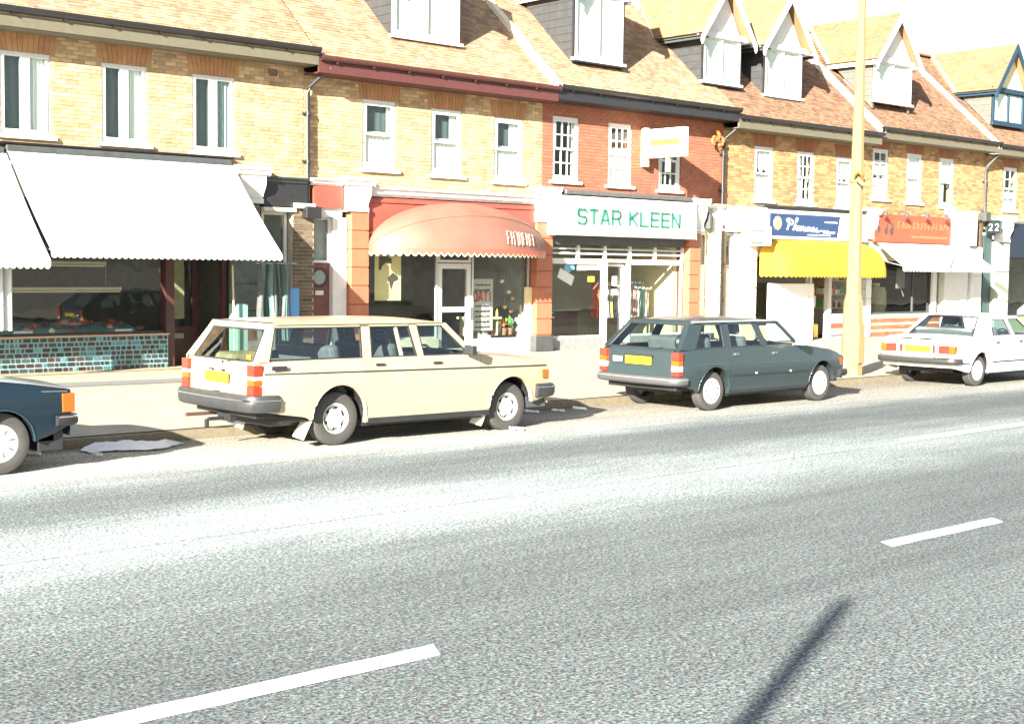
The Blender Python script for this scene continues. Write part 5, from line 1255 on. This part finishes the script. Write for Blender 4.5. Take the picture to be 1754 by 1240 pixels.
    MB().lathe([(.19, 0), (.19, .02), (.165, .02), (.165, 0)], (S['cowl']-.52, -.36, Bx(S['cowl'])-.06), 'x', 20).build('steering_wheel', black, c)
    # ---- bumpers: swept section round the ends
    def bumper(nm, x, sg, z0, z1, yw, wrap, m, depth=.10, strip=None, r_=.06):
        path = [(x-sg*wrap, -yw), (x-sg*.10, -yw), (x-sg*.03, -yw+.04), (x, -yw+.14), (x+sg*.03, 0), (x, yw-.14), (x-sg*.03, yw-.04), (x-sg*.10, yw), (x-sg*wrap, yw)]
        def sweep(secn, mm, name_, parent):
            rows = []
            for k, (px, py) in enumerate(path):
                a, b_ = path[max(k-1, 0)], path[min(k+1, len(path)-1)]; d_ = Vector((b_[0]-a[0], b_[1]-a[1], 0)).normalized(); nrm = Vector((d_.y, -d_.x, 0))*(-sg if False else 1)
                if nrm.dot(Vector((px-x*.0-(wb/2), py, 0))) < 0: nrm = -nrm
                rows.append([Vector((px, py, z))+nrm*o for o, z in secn])
            s = MB().grid(rows, closed=True, flip=sg < 0); s.quad(*rows[0][::-1]); s.quad(*rows[-1]); return s.build(name_, mm, parent, smooth=40)
        h_ = z1-z0
        b_ = sweep([(-depth, z0+.02), (0, z0), (.035, z0+.015), (.05, z0+h_*.3), (.05, z0+h_*.7), (.03, z1-.01), (0, z1), (-depth, z1-.01)], m, nm, c)
        if strip:
            for (o0, zz0, zz1, mm) in strip: sweep([(.045, zz0), (o0, zz0+.003), (o0, zz1-.003), (.045, zz1)], mm, 'bumper_strip', b_)
        return b_
    for args in S['bumpers']: bumper(*args[0], **args[1])
    # ---- lamps, plate and the rest
    for nm, m, pts in S['boxes']:
        x0b, x1b, y0b, y1b, z0b, z1b = pts
        MB().box(x0b, x1b, y0b, y1b, z0b, z1b).build(nm, m, c, bevel=min(.008, (x1b-x0b)/3, (z1b-z0b)/3))
    for (x0b, z0b, x1b, z1b, th, m, nm) in S['strips']:
        for sg in (-1, 1):
            n = max(2, int((x1b-x0b)/.08)); A = []
            for i in range(n+1):
                x = x0b+(x1b-x0b)*i/n; z = z0b+(z1b-z0b)*i/n
                A.append([(x, sg*(Y(x, z-th)+.001), z-th), (x, sg*(Y(x, z)+.008), z-th*.8), (x, sg*(Y(x, z)+.008), z+th*.8), (x, sg*(Y(x, z+th)+.001), z+th)])
            MB().grid(A, flip=sg > 0).build(nm, m, c)
    for (x, z, m, w_, h_) in S['handles']:
        for sg in (-1, 1):
            y = Y(x, z)
            MB().box(x-w_/2, x+w_/2, min(sg*y, sg*(y+.022)), max(sg*y, sg*(y+.022)), z-h_/2, z+h_/2).build('door_handle', m, c, bevel=.006)
            MB().box(x-w_*.42, x+w_*.42, min(sg*y, sg*(y+.003)), max(sg*y, sg*(y+.003)), z-h_/2-.022, z-h_/2-.002).build('handle_recess', black, c)
    for sg in (-1, 1):
        x, z = S['mirror']; y = gy(z)+.02
        MB().box(x-.05, x+.03, min(sg*(y+.06), sg*(y+.22)), max(sg*(y+.06), sg*(y+.22)), z, z+.11).tube([(x, sg*(y-.03), z+.0), (x, sg*(y+.10), z+.04)], .018, 6).build('door_mirror', S.get('mirrorm', blackR), c, bevel=.012)
    if S.get('flaps'):
        for xa in (0, wb):
            for sg in (-1, 1):
                x = xa-ar+.02; yy = sg*S['track']
                MB().prism([(yy-.10, .30), (yy+.10, .30), (yy+.12, .12), (yy-.12, .10)], lambda a, b, t: (x-.12*max(0, (.30-b)/.2)+t, a, b), .012).build('mud_flap', S['flaps'], c)
    return c, Y, gy

beige = mat('beige_car_paint', (.37, .305, .20), .32, var=.03, scale=2, spec=.5, c2=(.335, .27, .175), coat=.15)
slate = mat('slate_car_paint', (.022, .034, .036), .3, metal=.0, var=.04, scale=2, coat=.3)
whiteC = mat('white_car_paint', (.72, .71, .66), .3, var=.03, scale=2, coat=.3)
navy = mat('dark_blue_car_paint', (.004, .013, .022), .25, var=.05, scale=2, coat=.2)
# ---- beige estate
V = dict(paint=beige, kind='estate', wb=2.65, rad=.315, rim=.175, slots=6, slot_r=.028, wheel='cap', track=.665, tw=.175, arch=.375, arch_z=.33, arch_k=1.02,
  width=[(-1.10, .80), (-.8, .845), (0, .855), (1.3, .86), (2.4, .855), (3.0, .835), (3.33, .80)],
  belt=[(-1.12, .99), (0, 1.0), (1.9, 1.0), (2.1, .995), (3.1, .91), (3.33, .87)],
  sill=[(-1.12, .46), (-.45, .36), (-.3, .27), (0, .25), (2.6, .25), (3.0, .36), (3.33, .42)],
  sec=[(.2, .93), (.3, .965), (.5, .99), (.65, 1.0), (.84, .995), (.86, .985), (1.0, .955)],
  panels=[('rear_wing', -1.10, .385), ('rear_door', .385, 1.235), ('front_door', 1.235, 2.12), ('front_wing', 2.12, 3.33)], cowl=2.10,
  gz=(1.0, 1.40), gy=(.80, .685),
  frames=[('rear_pillar', [(-1.08, 1.0), (-.93, 1.0), (-.80, 1.375), (-.75, 1.40), (-.80, 1.40)]), ('centre_pillar', [(.33, 1.0), (.46, 1.0), (.50, 1.37), (.50, 1.40), (.37, 1.40)]),
          ('door_pillar', [(1.14, 1.0), (1.24, 1.0), (1.20, 1.40), (1.08, 1.40)]), ('windscreen_pillar', [(1.97, 1.0), (2.08, 1.0), (1.66, 1.40), (1.54, 1.40), (1.54, 1.37), (1.58, 1.37)]),
          ('roof_rail', [(-.80, 1.375), (1.54, 1.375), (1.54, 1.40), (-.78, 1.40)]), ('quarter_strip', [(.90, 1.0), (.93, 1.0), (.90, 1.375), (.87, 1.375)])],
  side_glass=[[(-.93, 1.01), (.33, 1.01), (.37, 1.375), (-.80, 1.375)], [(.46, 1.01), (1.14, 1.01), (1.08, 1.375), (.50, 1.375)], [(1.24, 1.01), (1.97, 1.01), (1.58, 1.375), (1.20, 1.375)]],
  roof=(-.80, 1.60), roofline=[(-.80, 1.425), (-.5, 1.455), (.8, 1.465), (1.3, 1.455), (1.60, 1.42)], screen=((2.09, 1.0), (1.63, 1.39)),
  tail=((-1.10, .52), (-1.08, .96), (-.80, 1.42)), rear_glass=(1.0, 1.345, .13), seat_x=1.30, seatm=seatM, slotted=True, seat_z=.42,
  bumpers=[(('rear_bumper', -1.17, -1, .44, .635, .83, .34, bumperM), dict(strip=[(.056, .565, .585, chrome)])), (('front_bumper', 3.41, 1, .42, .60, .83, .34, bumperM), dict(strip=[(.056, .545, .565, chrome)]))],
  boxes=[('fuel_flap', blackR, (-.93, -.73, -.862, -.845, .905, .955)), ('number_plate', plateY, (-1.145, -1.135, -.27, .25, .74, .855)), ('plate_lamp', black, (-1.16, -1.12, -.16, -.10, .875, .89)), ('plate_lamp', black, (-1.16, -1.12, .08, .14, .875, .89)),
         ('tailgate_latch', black, (-1.15, -1.125, -.06, .06, .625, .64)), ('side_repeater', lampO, (3.19, 3.30, -.83, -.805, .67, .78)), ('window_sticker', plateY, (-1.055, -1.045, -.60, -.52, 1.02, 1.07)),
         ('exhaust', mat('rusty_exhaust', (.07, .035, .02), .8), (-1.24, .3, .50, .54, .30, .34)), ('boot_floor', black, (-1.02, -.30, -.66, .66, .36, .47)), ('tow_bar', black, (-1.22, -.9, .02, .06, .29, .33)), ('tow_bracket', black, (-1.02, -.92, -.10, .18, .28, .40)), ('tow_ball', black, (-1.25, -1.21, .02, .07, .22, .31)), ('front_valance', darkgrey, (3.0, 3.35, -.72, .72, .28, .42))],
  strips=[(-1.0, .865, 3.27, .835, .009, black, 'side_strip'), (.40, .27, 2.28, .27, .035, black, 'sill_strip')],
  handles=[(.56, .93, black, .13, .028), (1.42, .925, black, .13, .028)], mirror=(1.86, 1.02), flaps=mat('white_mud_flap', (.65, .63, .55), .6), lip=beige)
for sg in (-1, 1):
    a, b_ = sorted((sg*.66, sg*.812))
    V['boxes'] += [('tail_lamp_top', lampR, (-1.135, -1.02, a, b_, .84, .965)), ('tail_lamp_reverse', lampW, (-1.130, -1.02, a, b_, .80, .838)), ('tail_lamp_indicator', lampO, (-1.135, -1.02, a, b_, .735, .798)), ('tail_lamp_bottom', lampR, (-1.14, -1.02, a, b_, .63, .733))]
cv, _, _ = car('estate_car', 'beige estate car with dark bumpers and white mud flaps', (9.10, 14.0, 0), V, pitch_=.006)
# orange-brown bag seen through its rear window, bit of paper on the seat
solo('luggage', (8.3, 14.1, .6), MB().box(8.28, 8.75, 14.2, 14.62, .58, 1.05), mat('olive_bag', (.22, .19, .10), .9, var=.2), 'olive bag standing in the back of the beige estate', 'bag', bevel=.06)
# ---- grey estate
Pg = dict(paint=slate, kind='estate', wb=2.67, rad=.295, rim=.185, slots=9, slot_r=.02, wheel='trim', track=.67, tw=.165, arch=.345, arch_z=.31,
  width=[(-.76, .785), (-.5, .815), (0, .825), (1.3, .83), (2.3, .82), (2.9, .79), (3.32, .72)],
  belt=[(-.78, .90), (0, .925), (1.9, .91), (2.3, .89), (2.9, .82), (3.2, .75), (3.32, .69)],
  sill=[(-.78, .40), (-.4, .33), (-.3, .25), (0, .24), (2.6, .24), (2.9, .30), (3.32, .36)],
  sec=[(.2, .93), (.3, .96), (.5, .99), (.6, 1.0), (.69, .99), (.71, .98), (.93, .945)],
  panels=[('rear_wing', -.76, .34), ('rear_door', .34, 1.20), ('front_door', 1.20, 2.09), ('front_wing', 2.09, 3.36)], cowl=2.12,
  gz=(.92, 1.30), gy=(.775, .62),
  frames=[('rear_pillar', [(-.74, .92), (-.42, .92), (-.12, 1.275), (-.12, 1.30), (-.34, 1.30)]), ('centre_pillar', [(.26, .92), (.40, .92), (.46, 1.275), (.46, 1.30), (.32, 1.30), (.32, 1.275)]),
          ('door_pillar', [(1.16, .92), (1.26, .92), (1.16, 1.275), (1.16, 1.30), (1.06, 1.30)]), ('windscreen_pillar', [(2.02, .92), (2.10, .92), (1.70, 1.30), (1.60, 1.30), (1.60, 1.275), (1.66, 1.275)]),
          ('roof_rail', [(-.2, 1.275), (1.62, 1.275), (1.62, 1.30), (-.3, 1.30)])],
  side_glass=[[(-.42, .93), (.26, .93), (.32, 1.275), (-.12, 1.275)], [(.40, .93), (1.16, .93), (1.06, 1.275), (.46, 1.275)], [(1.26, .93), (2.02, .93), (1.66, 1.275), (1.16, 1.275)]],
  roof=(-.34, 1.64), roofline=[(-.34, 1.33), (0, 1.365), (.8, 1.37), (1.3, 1.35), (1.64, 1.31)], screen=((2.12, .92), (1.68, 1.29)),
  tail=((-.76, .50), (-.74, .88), (-.34, 1.325)), rear_glass=(.925, 1.27, .09), seat_x=1.30, seat_z=.34,
  bumpers=[(('rear_bumper', -.84, -1, .40, .53, .80, .20, mat('grey_plastic', (.06, .06, .06), .45)), dict(strip=[(.056, .485, .500, grey)])), (('front_bumper', 3.42, 1, .38, .50, .76, .26, blackR), {})],
  boxes=[('number_plate', plateY, (-.800, -.79, -.26, .26, .68, .80)), ('plate_hood', black, (-.815, -.775, -.27, .27, .805, .82)), ('badge_patch', alu, (-.795, -.785, .33, .52, .70, .78)), ('front_indicator', lampO, (3.20, 3.30, -.735, -.70, .56, .68)),
         ('trim_bolt', alu, (.93, .97, -.836, -.824, .515, .545)), ('trim_bolt', alu, (1.78, 1.82, -.836, -.824, .515, .545)), ('filler_lock', black, (-.30, -.26, -.80, -.79, .72, .76)), ('headlining_block', black, (.2, .9, -.3, .3, .35, .40)), ('rear_valance', black, (-.72, -.45, -.68, .68, .32, .40))],
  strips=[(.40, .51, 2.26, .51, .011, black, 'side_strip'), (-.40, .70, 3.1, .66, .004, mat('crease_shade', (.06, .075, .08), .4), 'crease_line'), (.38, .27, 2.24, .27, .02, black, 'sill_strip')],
  handles=[(.50, .83, chrome, .11, .04), (1.42, .82, chrome, .11, .04)], mirror=(1.92, .93), mirrorm=alu, rail=alu, rubber=blackR, lip=slate)
for sg in (-1, 1):
    a, b_ = sorted((sg*.655, sg*.80))
    Pg['boxes'] += [('tail_lamp_top', lampR, (-.80, -.70, a, b_, .77, .88)), ('tail_lamp_indicator', lampO, (-.80, -.70, a, b_, .69, .768)), ('tail_lamp_reverse', lampW, (-.80, -.70, a, b_, .61, .688)), ('tail_lamp_bottom', lampR, (-.80, -.70, a, b_, .54, .608))]
car('estate_car', 'dark slate grey estate car with silver wheel trims', (15.79, 14.0, 0), Pg)
MB_h = MB().lathe([(.001, -.06), (.11, -.06), (.15, 0), (.11, .06), (.001, .06)], (15.75, 13.8, .98), 'y', 14)
solo('headphones_bag', (15.75, 13.8, .9), MB_h, black, 'round dark object on the rear seat shelf of the slate grey estate', 'bag', smooth=True)
# ---- white saloon
Wh = dict(paint=whiteC, kind='saloon', wb=2.5, rad=.29, rim=.18, slots=8, slot_r=.024, wheel='trim', track=.66, tw=.165, arch=.34, arch_z=.30,
  width=[(-.80, .76), (-.5, .815), (0, .83), (1.3, .835), (2.4, .82), (3.0, .79), (3.3, .74)],
  belt=[(-.80, .84), (-.6, .875), (.1, .905), (.9, .91), (1.9, .905), (2.2, .88), (3.0, .80), (3.3, .74)],
  sill=[(-.80, .36), (-.4, .27), (0, .24), (2.6, .24), (3.0, .30), (3.3, .36)],
  panels=[('rear_wing', -.80, .42), ('rear_door', .42, 1.22), ('front_door', 1.22, 2.05), ('front_wing', 2.05, 3.3)], cowl=2.05,
  gz=(.90, 1.25), gy=(.775, .62),
  frames=[('rear_pillar', [(-.12, .90), (.44, .90), (.62, 1.225), (.62, 1.25), (.36, 1.25)]), ('door_pillar', [(1.16, .90), (1.27, .90), (1.20, 1.225), (1.2, 1.25), (1.07, 1.25)]), ('windscreen_pillar', [(1.96, .90), (2.05, .90), (1.62, 1.25), (1.52, 1.25), (1.52, 1.225), (1.58, 1.225)]), ('roof_rail', [(.5, 1.225), (1.55, 1.225), (1.55, 1.25), (.4, 1.25)])],
  side_glass=[[(.44, .91), (1.16, .91), (1.07, 1.225), (.62, 1.225)], [(1.27, .91), (1.96, .91), (1.58, 1.225), (1.20, 1.225)]],
  roof=(.34, 1.58), roofline=[(.34, 1.28), (.7, 1.315), (1.2, 1.315), (1.58, 1.275)], screen=((2.05, .90), (1.60, 1.25)), rear_screen=((-.10, .905), (.36, 1.26)), boot_end=-.10,
  tail=((-.80, .36), (-.80, .84)), seat_x=1.28, seat_z=.32,
  bumpers=[(('rear_bumper', -.90, -1, .42, .55, .80, .20, mat('grey_bumper', (.03, .03, .03), .4)), dict(strip=[(.058, .52, .54, chrome)])), (('front_bumper', 3.38, 1, .40, .52, .78, .24, blackR), {})],
  boxes=[('number_plate', plateY, (-.85, -.835, -.27, .27, .625, .745)), ('lamp_band', black, (-.84, -.82, -.30, .30, .752, .765))],
  strips=[(.40, .44, 2.1, .44, .014, black, 'side_strip'), (-.62, .44, -.38, .44, .014, black, 'side_strip')], handles=[(.55, .80, black, .12, .03), (1.40, .80, black, .12, .03)], mirror=(1.85, .92), lip=whiteC)
for sg in (-1, 1):
    for (y0b, y1b, m, nm) in ((.31, .37, lampR, 'tail_lamp_inner'), (.371, .43, lampW, 'tail_lamp_reverse'), (.431, .65, lampR, 'tail_lamp_outer'), (.651, .765, lampO, 'tail_lamp_indicator')):
        a, b_ = sorted((sg*y0b, sg*y1b)); Wh['boxes'].append((nm, m, (-.85, -.74, a, b_, .615, .76)))
car('saloon_car', 'white saloon car parked at the right edge beyond the lamp post', (23.32, 14.0, 0), Wh)
# ---- dark blue car at the left edge
Bl = dict(Wh); Bl.update(paint=navy, rad=.31, width=[(-.80, .76), (-.5, .80), (0, .82), (1.3, .83), (2.4, .82), (2.9, .80), (3.22, .77)], belt=[(-.80, .84), (-.6, .875), (.1, .91), (1.9, .95), (2.2, .945), (2.8, .87), (3.22, .80)], sill=[(-.80, .36), (-.4, .27), (0, .24), (2.6, .24), (3.0, .36), (3.22, .46)], panels=[('rear_wing', -.80, .42), ('rear_door', .42, 1.22), ('front_door', 1.22, 2.05), ('front_wing', 2.05, 3.22)],
  boxes=[('number_plate', plateY, (-.85, -.835, -.27, .27, .625, .745)), ('front_valance', black, (2.9, 3.16, -.7, .7, .20, .47))], strips=[(2.9, .805, 3.18, .795, .006, chrome, 'side_strip')],
  bumpers=[(('rear_bumper', -.90, -1, .42, .55, .80, .20, blackR), {}), (('front_bumper', 3.27, 1, .45, .56, .80, .22, blackR), dict(strip=[(.056, .535, .555, chrome)]))], lip=mat('dark_blue_lip', (.01, .03, .05), .25, coat=.2), gy=(.765, .62))
for sg in (-1, 1):
    a, b_ = sorted((sg*.60, sg*.788)); Bl['boxes'].append(('front_indicator', lampO, (3.12, 3.25, a, b_, .585, .775)))
    a, b_ = sorted((sg*.45, sg*.76)); Bl['boxes'].append(('tail_lamp', lampR, (-.85, -.74, a, b_, .615, .76)))
car('saloon_car', 'dark blue car with only its nose in the picture at the left edge', (2.70, 14.05, 0), Bl)
